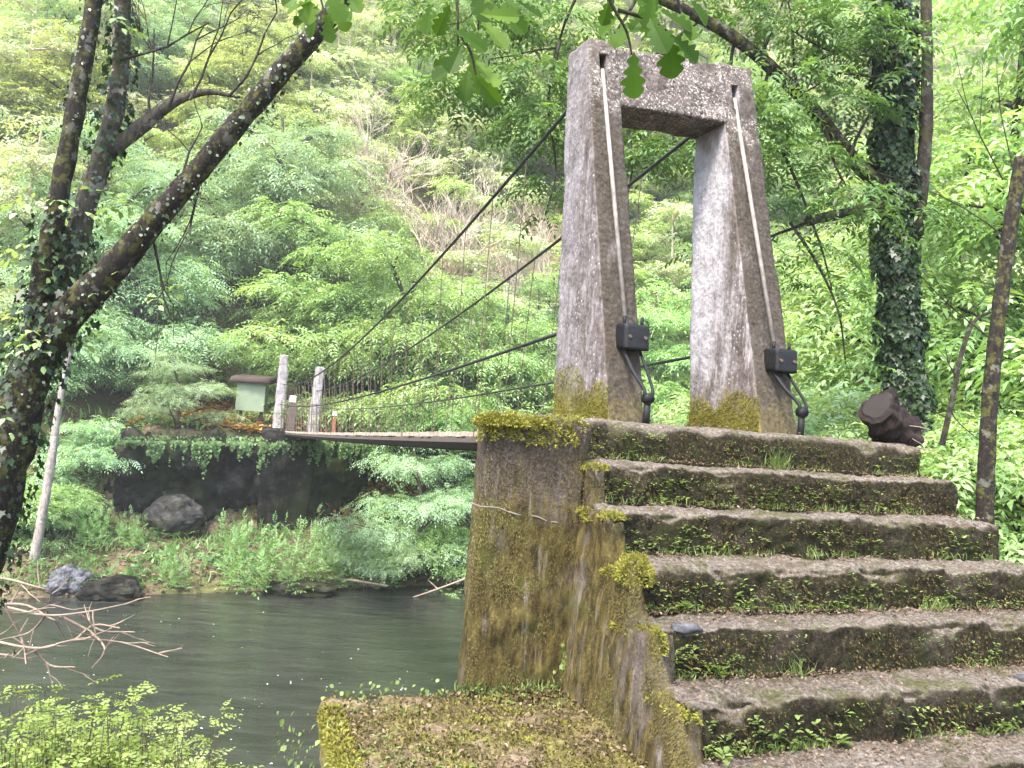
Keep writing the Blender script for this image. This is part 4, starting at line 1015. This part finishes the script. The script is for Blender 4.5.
# hanging whips right of the portal
for pts in ([(790, 222), (815, 260), (838, 310), (846, 365)], [(782, 150), (800, 190), (822, 250), (832, 290)], [(560, 40), (548, 100), (556, 170), (545, 215)], [(628, 130), (632, 165), (628, 195)]):
    w_ = smoothpath([at(x, y, DR-.3) for x, y in pts], 4); mb.tube(w_, lerp_list([.02, .008], len(w_)), 5, False); tips += w_[3::3]
mb.build('twigs', 'bark_dark', it)
parts = []
for t in tips:
    P, D, U = pad_points(t, .36, .18, 11); parts.append(sprays(P, D, U, RNG.uniform(.22, .38, len(P)), 6, .35, .30, .36))
for (px, py, R_, n) in ((775, 25, .5, 40), (840, 30, .5, 44), (800, 160, .45, 40), (845, 110, .4, 30), (745, 120, .4, 30), (770, 210, .35, 24), (545, 130, .45, 40), (530, 80, .4, 36), (550, 190, .35, 26), (640, 160, .3, 22), (660, 140, .3, 20), (455, 95, .36, 46), (480, 20, .5, 50), (430, 15, .4, 30), (565, 30, .4, 40), (850, 60, .4, 30), (700, -10, .6, 50), (920, 215, .4, 40)):
    P, D, U = pad_points(at(px, py, DR-.2+random.uniform(-.3, .5)), R_, .28, int(n*1.9)); parts.append(sprays(P, D, U, RNG.uniform(.25, .42, len(P)), 6, .35, .30, .36))
P, D, U, L, Wd, v = cat(*parts)
link('foliage', leaves('foliage', P, D, U, L, Wd, 'oval', v), 'deep', it)
# snapped trunk at the right edge
st = empty('snapped_trunk', at(985, 540, 6.2), 'bare slender trunk snapped off at the top, at the right edge', 'tree trunk')
trunk([at(984, 560, 6.2), at(986, 470, 6.2), at(992, 380, 6.2), at(1003, 280, 6.2), at(1012, 215, 6.2), at(1021, 158, 6.2)], [.066, .061, .057, .055, .057, .050], 'trunk', 'bark_ivy', st)
mb = MB(); rng = random.Random(4)
for (px, py), d in (((1003, 180), (-.5, .1, 1)), ((992, 340), (-.7, 0, .5)), ((1008, 240), (-.8, .2, .8)), ((1016, 180), (-.1, .2, 1))): twig(mb, at(px, py, 6.2), Vector(d).normalized(), .8, .007, 1, rng, .2)
mb.build('twigs', 'bark_dark', st)
# thin dead sapling
mb = MB(); w_ = smoothpath([at(942, 445, 6.8), at(952, 400, 6.8), at(962, 352, 6.8), at(974, 322, 6.8), at(990, 312, 6.8)], 5); mb.tube(w_, lerp_list([.028, .022, .012], len(w_)), 6)
rng = random.Random(9)
for p, d in ((w_[4], (.5, 0, -.7)), (w_[7], (-.5, 0, .6)), (w_[12], (.5, 0, .9)), (w_[3], (-.5, .2, .2))): twig(mb, p, Vector(d).normalized(), .3, .008, 1, rng)
tag(mb.build('dead_sapling', 'bark_dark'), 'thin curved dead sapling between the log and the snapped trunk', 'sapling')

# leafy trees of the near bank on the right
nb = 'trees on the near right bank'
def ntree(kind, px, d, sc, lab, dz=0., cat_='tree', nm=None): return tree(kind, px, d, sc, lab, cat_, nb, None, nm, dz, 450)
ntree('ash', 985, 14, 1.15, 'light green tree behind the snapped trunk at the right edge')
ntree('ash2', 850, 17, 1.2, 'fresh green tree behind the log and the ivy covered trunk')
ntree('ash2', 720, 19, 1.15, 'fresh green tree seen behind the right pillar of the portal')
ntree('ash', 1075, 12, 1.1, 'leafy tree partly cut off by the right edge of the view')
ntree('lime', 930, 22, 1.4, 'yellow green tree high behind the ivy covered trunk')
ntree('pale', 1010, 24, 1.5, 'pale tree far behind at the upper right corner')
ntree('ash', 800, 26, 1.1, 'tall green tree in the gap right of the portal')
ns = 'shrubs behind the landing'
for kd, px, d, sc, lab in (('shrub', 960, 9, .75, 'bright green shrub just right of the top steps'), ('shrub', 1015, 8, .8, 'bright green shrub at the right edge beside the steps'), ('shrubb', 830, 11.5, .95, 'bluish green shrub behind the right backstay'), ('shrub', 880, 11, .9, 'green shrub behind the log'), ('shrubb', 700, 13, 1., 'pale green shrub seen between the portal pillars'), ('shrub', 655, 12, .75, 'green shrub behind the left anchor post'), ('shrub', 985, 12, 1.1, 'tall green shrub behind the snapped trunk'), ('shrub', 775, 14, 1.3, 'tall green shrub right behind the right pillar')):
    tree(kd, px, d, sc, lab, 'shrub', ns, None, 'shrub', 0, 450)

# cut log on the landing
lg = empty('cut_log', W(2.05, .55, 0), 'dark mossy cut log lying at the right end of the landing', 'log')
c0, c1 = at(878, 406, 4.92), at(899, 437, 5.08)
ax = (c1-c0).normalized()
MB().tube([c0+(c1-c0)*i/24 for i in range(25)], lerp_list([.118, .125, .12, .118, .122, .13, .14, .15], 25), 48, True, .42).build('bark', 'log', lg, False)
MB().tube([c0-ax*.012, c0+ax*.01], [.085, .108], 48, True, .42).build('cut_end', 'cut', lg)
mb = MB(); rng = random.Random(2)
for i in range(9): twig(mb, c0.lerp(c1, rng.uniform(.2, 1))+Vector((0, 0, -.05)), Vector((rng.uniform(.2, 1), rng.uniform(-.6, .2), rng.uniform(-.3, .3))).normalized(), .25, .004, 0, rng)
mb.build('broken_twigs', 'dead', lg)

# ================================================================== overhead oak sprigs
def oak_leaf(bmv, bmf, var, p, d, n, L):
    d = Vector(d).normalized(); n = Vector(n); b = n.cross(d).normalized(); n = d.cross(b)
    half = [(0, .012), (.08, .05), (.14, .13), (.19, .16), (.24, .13), (.29, .085), (.35, .17), (.40, .235), (.45, .225), (.50, .14), (.56, .23), (.62, .31), (.67, .305), (.72, .19), (.78, .25), (.83, .27), (.88, .22), (.92, .17), (.97, .10), (1, 0.)]
    base = len(bmv); k = len(half); curl = random.uniform(-.25, .35)
    for t, _ in half: bmv.append(tuple(p+d*L*t+n*L*(-.25*t*t*curl)))
    for s_ in (1, -1):
        for t, w_ in half: bmv.append(tuple(p+d*L*t+b*s_*w_*L+n*L*(.35*w_-.25*t*t*curl)))
    for s_ in (0, 1):
        for i in range(k-1):
            q = (base+i, base+i+1, base+k*(1+s_)+i+1, base+k*(1+s_)+i); bmf.append(q if s_ else q[::-1]); 
def sprig(name, d, branches, leaf_pts, label, Lr=(.10, .15)):
    ro = empty(name, at(*branches[0][0], d), label, 'oak sprig', 'oak sprigs hanging from above')
    mb = MB()
    for br_ in branches:
        w_ = smoothpath([at(x, y, d+.02*i) for i, (x, y) in enumerate(br_)], 4); mb.tube(w_, lerp_list([.006, .0025], len(w_)), 6, False)
    mb.build('twig', 'bark_dark', ro)
    v, f = [], []
    for (px, py, ang, L) in leaf_pts:
        p = at(px, py, d+random.uniform(-.12, .12)); dd = Vector(rt)*math.cos(math.radians(ang))-Vector(up)*math.sin(math.radians(ang))+Vector((0, random.uniform(-.45, .45), 0))
        nn = Vector((random.uniform(-.6, .6), -1, random.uniform(-.2, .9))); oak_leaf(v, f, None, p, dd, nn, .82*L/F*d)
    me = mesh_py('leaves', v, f); o = link('leaves', me, 'oak', ro)
    a = me.attributes.new('var', 'FLOAT', 'FACE'); a.data.foreach_set('value', np.repeat(RNG.random(len(leaf_pts)), 38).astype(np.float32))
DO = 2.3
sprig('oak_sprig', DO, [[(440, -60), (455, -10), (458, 30), (457, 60)], [(485, -40), (480, 0), (478, 30)], [(457, 30), (470, 50), (476, 75)]],
      [(478, 5, 20, 55), (482, 20, 55, 52), (480, 14, -5, 50), (500, 8, 40, 45), (470, 50, 75, 56), (476, 60, 60, 50), (462, 45, 110, 44), (458, 60, 170, 34), (457, 62, 140, 38), (468, 70, 95, 44), (455, 30, 30, 44), (450, 5, 120, 40), (470, -8, 60, 44), (500, -8, 60, 40), (440, 15, 150, 34), (476, 78, 45, 40), (430, 5, 100, 36), (515, 0, 30, 38)], 'hanging oak sprig with large lobed leaves left of the portal top')
sprig('oak_sprig', DO-.2, [[(590, -60), (610, 0), (626, 30), (632, 55)], [(618, 10), (650, 20), (672, 34)], [(672, -50), (678, 0), (690, 40)]],
      [(634, 52, 88, 52), (628, 22, 115, 46), (622, 12, 140, 40), (650, 18, 70, 52), (668, 30, 80, 56), (672, 36, 40, 44), (660, 10, 30, 46), (640, 5, 60, 44), (682, 12, 80, 46), (690, 30, 110, 44), (630, -6, 30, 40), (655, -8, 100, 42), (612, -5, 110, 38), (690, 0, 45, 36), (645, 15, 125, 38)], 'hanging oak sprig with large lobed leaves in front of the lintel')
sprig('oak_sprig', DO+.3, [[(300, -60), (318, -10), (325, 15)], [(345, -50), (336, 0)]],
      [(322, 10, 150, 40), (326, 14, 80, 34), (318, 4, 110, 42), (330, 4, 40, 36), (312, 0, 160, 38), (336, 2, 70, 38), (342, -4, 110, 34), (308, -8, 90, 40), (325, -10, 60, 44), (300, -6, 130, 30), (348, -8, 60, 36)], 'dark oak sprig hanging at the top of the leaning trunk')

# ================================================================== fallen branches
fbp = empty('fallen_branch', at(-40, 610, 9.), 'bare bleached fallen branches reaching over the water at the left edge', 'fallen branch')
mb = MB(); rng = random.Random(21)
def path2(pts, r0, r1, d=9.):
    w_ = smoothpath([at(x, y, d+.15*math.sin(i*2.)) for i, (x, y) in enumerate(pts)], 5); mb.tube(w_, lerp_list([r0, r1], len(w_)), 7, False); return w_
for pts in ([(-60, 575), (0, 578), (30, 585), (50, 592), (48, 605)], [(-60, 600), (0, 606), (45, 615), (85, 612), (125, 604)], [(-40, 628), (0, 642), (40, 648), (75, 640), (120, 642), (168, 657)], [(-40, 608), (20, 604), (48, 617), (62, 624)], [(5, 606), (22, 640), (26, 664)], [(60, 616), (90, 632), (105, 650), (92, 668)], [(-40, 650), (10, 655), (14, 650)], [(80, 614), (100, 630), (135, 632)], [(75, 640), (95, 625), (120, 628)], [(30, 646), (50, 665), (75, 667)], [(48, 612), (30, 632), (0, 640)]):
    w_ = path2(pts, .016, .006)
    for q in w_[4::4]: twig(mb, q, Vector((rng.uniform(-.3, 1), rng.uniform(-.4, .4), rng.uniform(-.6, .5))).normalized(), .3, .009, 1, rng, .3, 1)
mb.build('branches', 'dead', fbp)
mb = MB(); w_ = smoothpath([at(408, 599, 26.8), at(435, 590, 26.9), at(470, 577, 27)], 4); mb.tube(w_, lerp_list([.02, .045], len(w_)), 6); mb.tube([at(438, 589, 26.9), at(428, 580, 27)], [.025, .01], 5)
tag(mb.build('fallen_branch', 'dead'), 'pale forked branch sticking out of the water beside the pier', 'fallen branch')
mb = MB(); w_ = smoothpath([at(325, 579, 27.), at(350, 580, 27), at(388, 586, 26.8)], 4); mb.tube(w_, lerp_list([.06, .04], len(w_)), 6)
tag(mb.build('fallen_branch', 'dead'), 'pale branch lying along the far waterline right of the ferns', 'fallen branch')
# white flecks drifting on the river
P = []
while len(P) < 110:
    px, py = random.uniform(0, 470), random.uniform(605, 768)*1.; q = np.array(at(px, py, 1.)); q = q*(ZW/q[2])
    if noise.noise(Vector(q)*.35) > -.05: P.append(q+np.array([0, 0, .012]))
P = np.array(P); n = len(P); L = RNG.uniform(.015, .06, n)
o = link('drifting_petals', leaves('drifting_petals', P, np.stack([RNG.normal(0, 1, n), RNG.normal(0, .4, n), np.zeros(n)], 1), np.tile([0, 0, 1.], (n, 1)), L, L*.6, 'oval'), 'petal'); tag(o, 'small white petals drifting on the river', 'petals', kind='stuff')

# ================================================================== near bushes, weeds and litter
def bush(px, py, d, label, mat, n, rx, h, seed, sl=.16):
    rng = np.random.default_rng(seed); p = at(px, py-8, d); ro = empty('bush', Vector((p.x, p.y, gz(p.x, p.y))), label, 'bush', 'bushes at the bottom left')
    parts = []; mb = MB(); base = Vector((p.x, p.y, p.z-h))
    for i in range(n):
        r = rx*math.sqrt(rng.random()); th = rng.random()*6.28; b = base+Vector((r*math.cos(th), r*math.sin(th)*.8, 0)); hh = h*rng.uniform(.55, 1.15)*(1-.35*(r/rx)**2)
        tip = b+Vector((rng.normal(0, .10), rng.normal(0, .10), hh)); mid = b.lerp(tip, .5)+Vector((rng.normal(0, .03), rng.normal(0, .03), 0))
        mb.tube([b, mid, tip], [.006, .004, .0015], 4, False)
        k = 13; t = rng.uniform(.12, 1, k); P = np.array([b.lerp(tip, x) for x in t]); th2 = rng.random(k)*6.28
        D = np.stack([np.cos(th2), np.sin(th2), rng.uniform(.1, .9, k)], 1); U = np.stack([-np.cos(th2)*.4, -np.sin(th2)*.4, np.ones(k)], 1)
        parts.append(sprays(P, D, U, sl*rng.uniform(.5, 1.2, k)*(1.25-t*.6), 5, .25, .27, .50))
    mb.build('stems', 'bark_mid', ro); P, D, U, L, Wd, v = cat(*parts); link('foliage', leaves('foliage', P, D, U, L, Wd, 'oval', v), mat, ro)
bush(90, 712, 4.6, 'olive green leafy bush filling the bottom left corner', 'bush', 300, .85, 1.1, 1, .2)
bush(172, 752, 4.2, 'grey green bush right of the olive bush at the bottom edge', 'bush2', 110, .36, .95, 2, .16)
bush(15, 720, 4.2, 'yellow green bush at the lower left frame edge', 'bush', 150, .5, 1.1, 3, .2)
# leafy creeper at the slab's left edge
P, Nn = [], []
for _ in range(700):
    a = random.uniform(-1.9, -.4); z = -1.30-.75*random.random()**1.2
    if random.random() < .1: continue
    P.append(W(-1.24-.16*random.random(), a, z+.06)); Nn.append(-Tv)
for _ in range(40): P.append(W(random.uniform(-1.22, -.7), -.30+.03*random.random(), -1.27+.07*random.random())); Nn.append(np.array([0, -.5, 1.]))
o = ivy_on(np.array(P), np.array(Nn), RNG.uniform(.010, .030, len(P)), 'weed', 'creeper', None, 'oval'); tag(o, 'small leaved green creeper on the left edge of the mossy base slab', 'creeper')

def weed(mb_parts, p, n, L, rise=.9):
    for i in range(n):
        th = random.random()*6.28; hh = random.random(); d = np.array([math.cos(th), math.sin(th), random.uniform(.1, rise)]); l = L*random.uniform(.5, 1.1)
        mb_parts.append((np.array(p)+np.array([0, 0, hh*L*.8])+d*.2*l, d, np.array([-d[0]*.5, -d[1]*.5, 1.]), l, l*random.uniform(.45, .75), random.random()))
def weeds_obj(name, lst, label, cat_, mat='weed', shape='oval', kind=None):
    A_ = [np.array([x[i] for x in lst]) for i in range(6)]
    o = link(name, leaves(name, A_[0], A_[1], A_[2], A_[3], A_[4], shape, A_[5]), mat); return tag(o, label, cat_, kind=kind)
def step_pt(k, u, back=0.): return W(u, -TREAD*k+.02+back, -RISE*k+.005)
def grass(lst, p, n, L, sp=.03):
    for i in range(n):
        d = np.array([random.gauss(0, .45), random.gauss(0, .45), 1.]); l = L*random.uniform(.5, 1.15)
        lst.append((np.array(p)+np.array([random.gauss(0, sp), random.gauss(0, sp*.6), 0]), d, RNG.normal(0, 1, 3), l, l*.05+.002, random.random()))
for k, (kk, u, back, n, L, lab) in enumerate([(1, 1.18, .19, 70, .13, 'grass tuft growing against the top riser below the right pillar'), (5, .62, .2, 26, .10, 'grass tuft in the corner of a lower step near the middle'), (4, 1.62, .2, 22, .08, 'small grass tuft on a lower step at the right'), (3, 1.05, .19, 18, .07, 'small grass tuft on a middle step right of centre')]):
    l_ = []; grass(l_, step_pt(kk, u, back), n, L); weeds_obj('grass_tuft', l_, lab, 'grass tuft', 'weed', 'blade')['group'] = 'grass tufts on the steps'
for k, (kk, u, back, n, L, lab) in enumerate([(4, .22, .2, 12, .055, 'broad leaved weed against the riser at the left end of a lower step'), (5, .24, .2, 14, .05, 'leafy weed on the second lowest step near its left end'), (6, .08, .16, 16, .045, 'leafy weed at the lowest step by the mossy wall'), (6, .62, .2, 10, .05, 'small weed growing from the lowest riser'), (2, .35, .2, 12, .04, 'pale weed in front of a dark riser near the left end'), (6, 1.5, .22, 16, .05, 'leafy weed at the foot of the steps near the right edge')]):
    l_ = []; weed(l_, step_pt(kk, u, back), n, L); weeds_obj('weed', l_, lab, 'weed')['group'] = 'weeds on the steps'
l_ = []
for i in range(1300):
    k = random.choice((1, 2, 3, 4, 5, 6)); u = random.random()**1.3*SW; p = step_pt(k, u, .2+.02*random.random())
    if noise.noise(Vector((u*2.5, k*3.7, 0))) < -.1: continue
    p = p+Vector((0, 0, random.random()**2*.12)); weed(l_, p, random.randint(2, 5), random.uniform(.014, .036), .6)
    if random.random() < .3: grass(l_, step_pt(k, u, .2), 4, .05, .02)
for i in range(520):
    k = random.choice((1, 2, 3, 4, 5, 6)); u = random.random()*SW; p = W(u, -TREAD*(k-1)-.004-.012, -RISE*(k-1)-.03-.12*random.random()); 
    if noise.noise(Vector((u*2., k*1.7, 5))) > .0: weed(l_, p, random.randint(2, 4), random.uniform(.010, .024), .4)
for i in range(240):   # clover and grass on the slab
    p = W(random.uniform(-1.2, -.15), random.uniform(-1.6, -.33), -1.262)
    if noise.noise(p*2.2) < .02: continue
    weed(l_, p, 3, random.uniform(.012, .028), .5); grass(l_, p, 4, .03, .03)
for i in range(40): p = W(random.uniform(-.65, -.12), -.29, -1.262); weed(l_, p, 3, .022, .8); grass(l_, p, 3, .06)
for i in range(160):
    p = W(random.uniform(0., 2.3), random.uniform(-2.0, -1.40), -1.245); weed(l_, p, 3, random.uniform(.015, .03), .5)
weeds_obj('step_herbs', l_, 'tiny herbs and grass growing in the corners of the steps and on the slab', 'herbs', kind='stuff')
# fern-like ivy at the foot of the pier joint
P = np.array([W(-.115+random.gauss(0, .022), -.285, -1.24+.22*random.random()) for _ in range(60)])
tag(ivy_on(P, np.tile(-Av, (60, 1)), RNG.uniform(.015, .032, 60), 'weed', 'ivy'), 'little ivy climbing the joint at the foot of the mossy pier', 'ivy')
# leaf litter
def on_steps():
    k = random.choice((0, 1, 2, 3, 4, 4, 5, 5, 6, 6)); u = random.random()*SW*1.03
    b = random.random()**.6*.22 if k else random.random()*1.8
    if k and noise.noise(Vector((u*2.3, k*5.1, 2))) < -.12 and random.random() < .8: return on_steps()
    return tuple(W(u, -TREAD*k+b+.015, -RISE*k+.012+.006*random.random()))
scatter_litter(7500, on_steps, 'leaf_litter', 'litter', .004, .019, 'small dead leaves and twigs lying on the steps', 'leaf litter')
def on_risers():
    k = random.randint(1, 7); u = random.random()*SW; h = random.random()**1.4*.17
    return tuple(W(u, -TREAD*(k-1)-.008+.02*h, -RISE*k+h+.01))
P = np.array([on_risers() for _ in range(16000)]); keep = np.array([noise.noise(Vector(p)*4.2)+.5*noise.noise(Vector(p)*11)+.35*random.random() > .02 for p in P]); P = P[keep]; n = len(P)
L = RNG.uniform(.006, .02, n)
o = link('moss', leaves('moss', P, -Av*.8+np.array([0, 0, -.5])+RNG.normal(0, .5, (n, 3)), RNG.normal(0, 1, (n, 3)), L, L*.3, 'diamond', RNG.random(n)*.6), 'mosstuft', ab); o['kind'] = 'stuff'
def on_slab():
    while True:
        u, a = random.uniform(-1.21, -.1), random.uniform(-2.2, -.29); p = W(u, a, -1.262+.02*random.random())
        if noise.noise(p*1.6) > -.3: return tuple(p)
scatter_litter(3000, on_slab, 'leaf_litter', 'litter', .006, .024, 'brown dead leaves covering the mossy base slab', 'leaf litter')
def on_slab2():
    u, a = random.uniform(-1.23, -.1), random.uniform(-2.2, -.27); return tuple(W(u, a, -1.268+.012*random.random()))
scatter_litter(16000, on_slab2, 'slab_moss', 'mosstuft', .008, .024, 'ochre moss and short dry stalks on the base slab', 'moss', 'diamond', 1.6)
def on_path(): return tuple(W(random.uniform(-.05, 2.6), random.uniform(-2.3, -1.38), -1.25+.02*random.random()))
scatter_litter(2600, on_path, 'leaf_litter', 'litter', .008, .032, 'dead leaves strewn over the earth path', 'leaf litter')
# pale fallen leaf and a loose stone at the lowest step
v, f = [], []; p = at(757, 752, 2.93); oak_leaf(v, f, None, W(.36, -1.62, -1.225), Vector((1, -.2, .1)), Vector((0, -.3, 1)), .06)
tag(link('fallen_leaf', mesh_py('fallen_leaf', v, f), 'petal'), 'white fallen leaf on the earth below the lowest step', 'leaf')
def pebble(u, a, z, r, label, mat='rock'):
    bm = bmesh.new(); bmesh.ops.create_icosphere(bm, subdivisions=3, radius=1.); c = W(u, a, z)
    for q in bm.verts:
        x = q.co.copy(); k = 1+.3*noise.noise(x*1.1+c*5)+.08*noise.noise(x*4); q.co = c+Vector(Tv)*x.x*r[0]*k+Vector(Av)*x.y*r[1]*k+Vector((0, 0, x.z*r[2]*k))
    tag(bm_link(bm, 'stone', mat), label, 'stone', 'stones on the steps')
pebble(.14, -TREAD*6+.03, -1.17, (.055, .04, .025), 'loose brown stone at the left end of the lowest step', 'step')
pebble(.10, -TREAD*4+.03, -.803, (.07, .045, .020), 'flat mauve stone at the left end of a middle step')
pebble(1.75, -TREAD*5+.05, -.995, (.10, .05, .02), 'flat bluish stone bedded in a lower step at the right')
# moss pads along the outer edge of the base slab
cs2 = []
for i in range(24): cs2.append(cushion(W(-1.20+.02*math.sin(i*3.1), -.40-1.6*i/23, -1.285), 520, .05, .06, .035, 0))
for i in range(16): cs2.append(cushion(W(random.uniform(-1.15, -.25), random.uniform(-1.3, -.36), -1.28), 420, .07, .05, .022, 0))
P, D, U, L, Wd, v = cat(*cs2)
o = link('slab_moss', leaves('slab_moss', P, D, U, L, Wd, 'diamond', v*.9), 'mossgreen', ab); o['kind'] = 'stuff'

woodland()
# ------------------------------------------------------------------ light
w = bpy.data.worlds.new('World'); S.world = w; w.use_nodes = True
nt = w.node_tree; bg = nt.nodes['Background']; sky = nt.nodes.new('ShaderNodeTexSky'); sky.sky_type = 'NISHITA'; sky.sun_disc = False
EL, AZ = R(58), R(-150)     # azimuth measured from +Y towards +X: from behind on the left
sky.sun_elevation = EL; sky.sun_rotation = AZ; sky.dust_density = 2.5; sky.air_density = 1.0; sky.ozone_density = .6
nt.links.new(sky.outputs[0], bg.inputs[0]); bg.inputs[1].default_value = .15
sl = bpy.data.lights.new('sun', 'SUN'); so = bpy.data.objects.new('sun', sl); COL.objects.link(so)
sl.energy = 2.0; sl.angle = R(14); sl.color = (1., .95, .87)
sd = Vector((math.sin(AZ)*math.cos(EL), math.cos(AZ)*math.cos(EL), math.sin(EL)))
so.rotation_euler = sd.to_track_quat('Z', 'Y').to_euler()
# haze volume added to lighten the dark gaps in the far foliage
hm, hn = newmat('haze'); pv = hn.nodes.new('ShaderNodeVolumePrincipled'); pv.inputs['Color'].default_value = (.93, .97, .93, 1); pv.inputs['Density'].default_value = .0009; pv.inputs['Anisotropy'].default_value = .2
ho = hn.nodes.new('ShaderNodeOutputMaterial'); hn.links.new(pv.outputs[0], ho.inputs['Volume'])
hz = MB().hexa([(-160, -40, -11), (180, -40, -11), (180, 200, -11), (-160, 200, -11), (-160, -40, 150), (180, -40, 150), (180, 200, 150), (-160, 200, 150)])
o = link('haze', mesh_py('haze', hz.v, hz.f), None); o.data.materials.append(hm); tag(o, 'added haze lightening the far foliage over the river valley', 'haze', kind='stuff')
S.cycles.volume_bounces = 0
S.view_settings.view_transform = 'Standard'; S.view_settings.look = 'None'; S.view_settings.gamma = 1; S.view_settings.exposure = 2.7
S.render.engine = 'CYCLES'
S.cycles.max_bounces = 6; S.cycles.diffuse_bounces = 4; S.cycles.glossy_bounces = 3; S.cycles.transmission_bounces = 4; S.cycles.transparent_max_bounces = 4
S.cycles.use_denoising = True
S.cycles.caustics_reflective = False; S.cycles.caustics_refractive = False
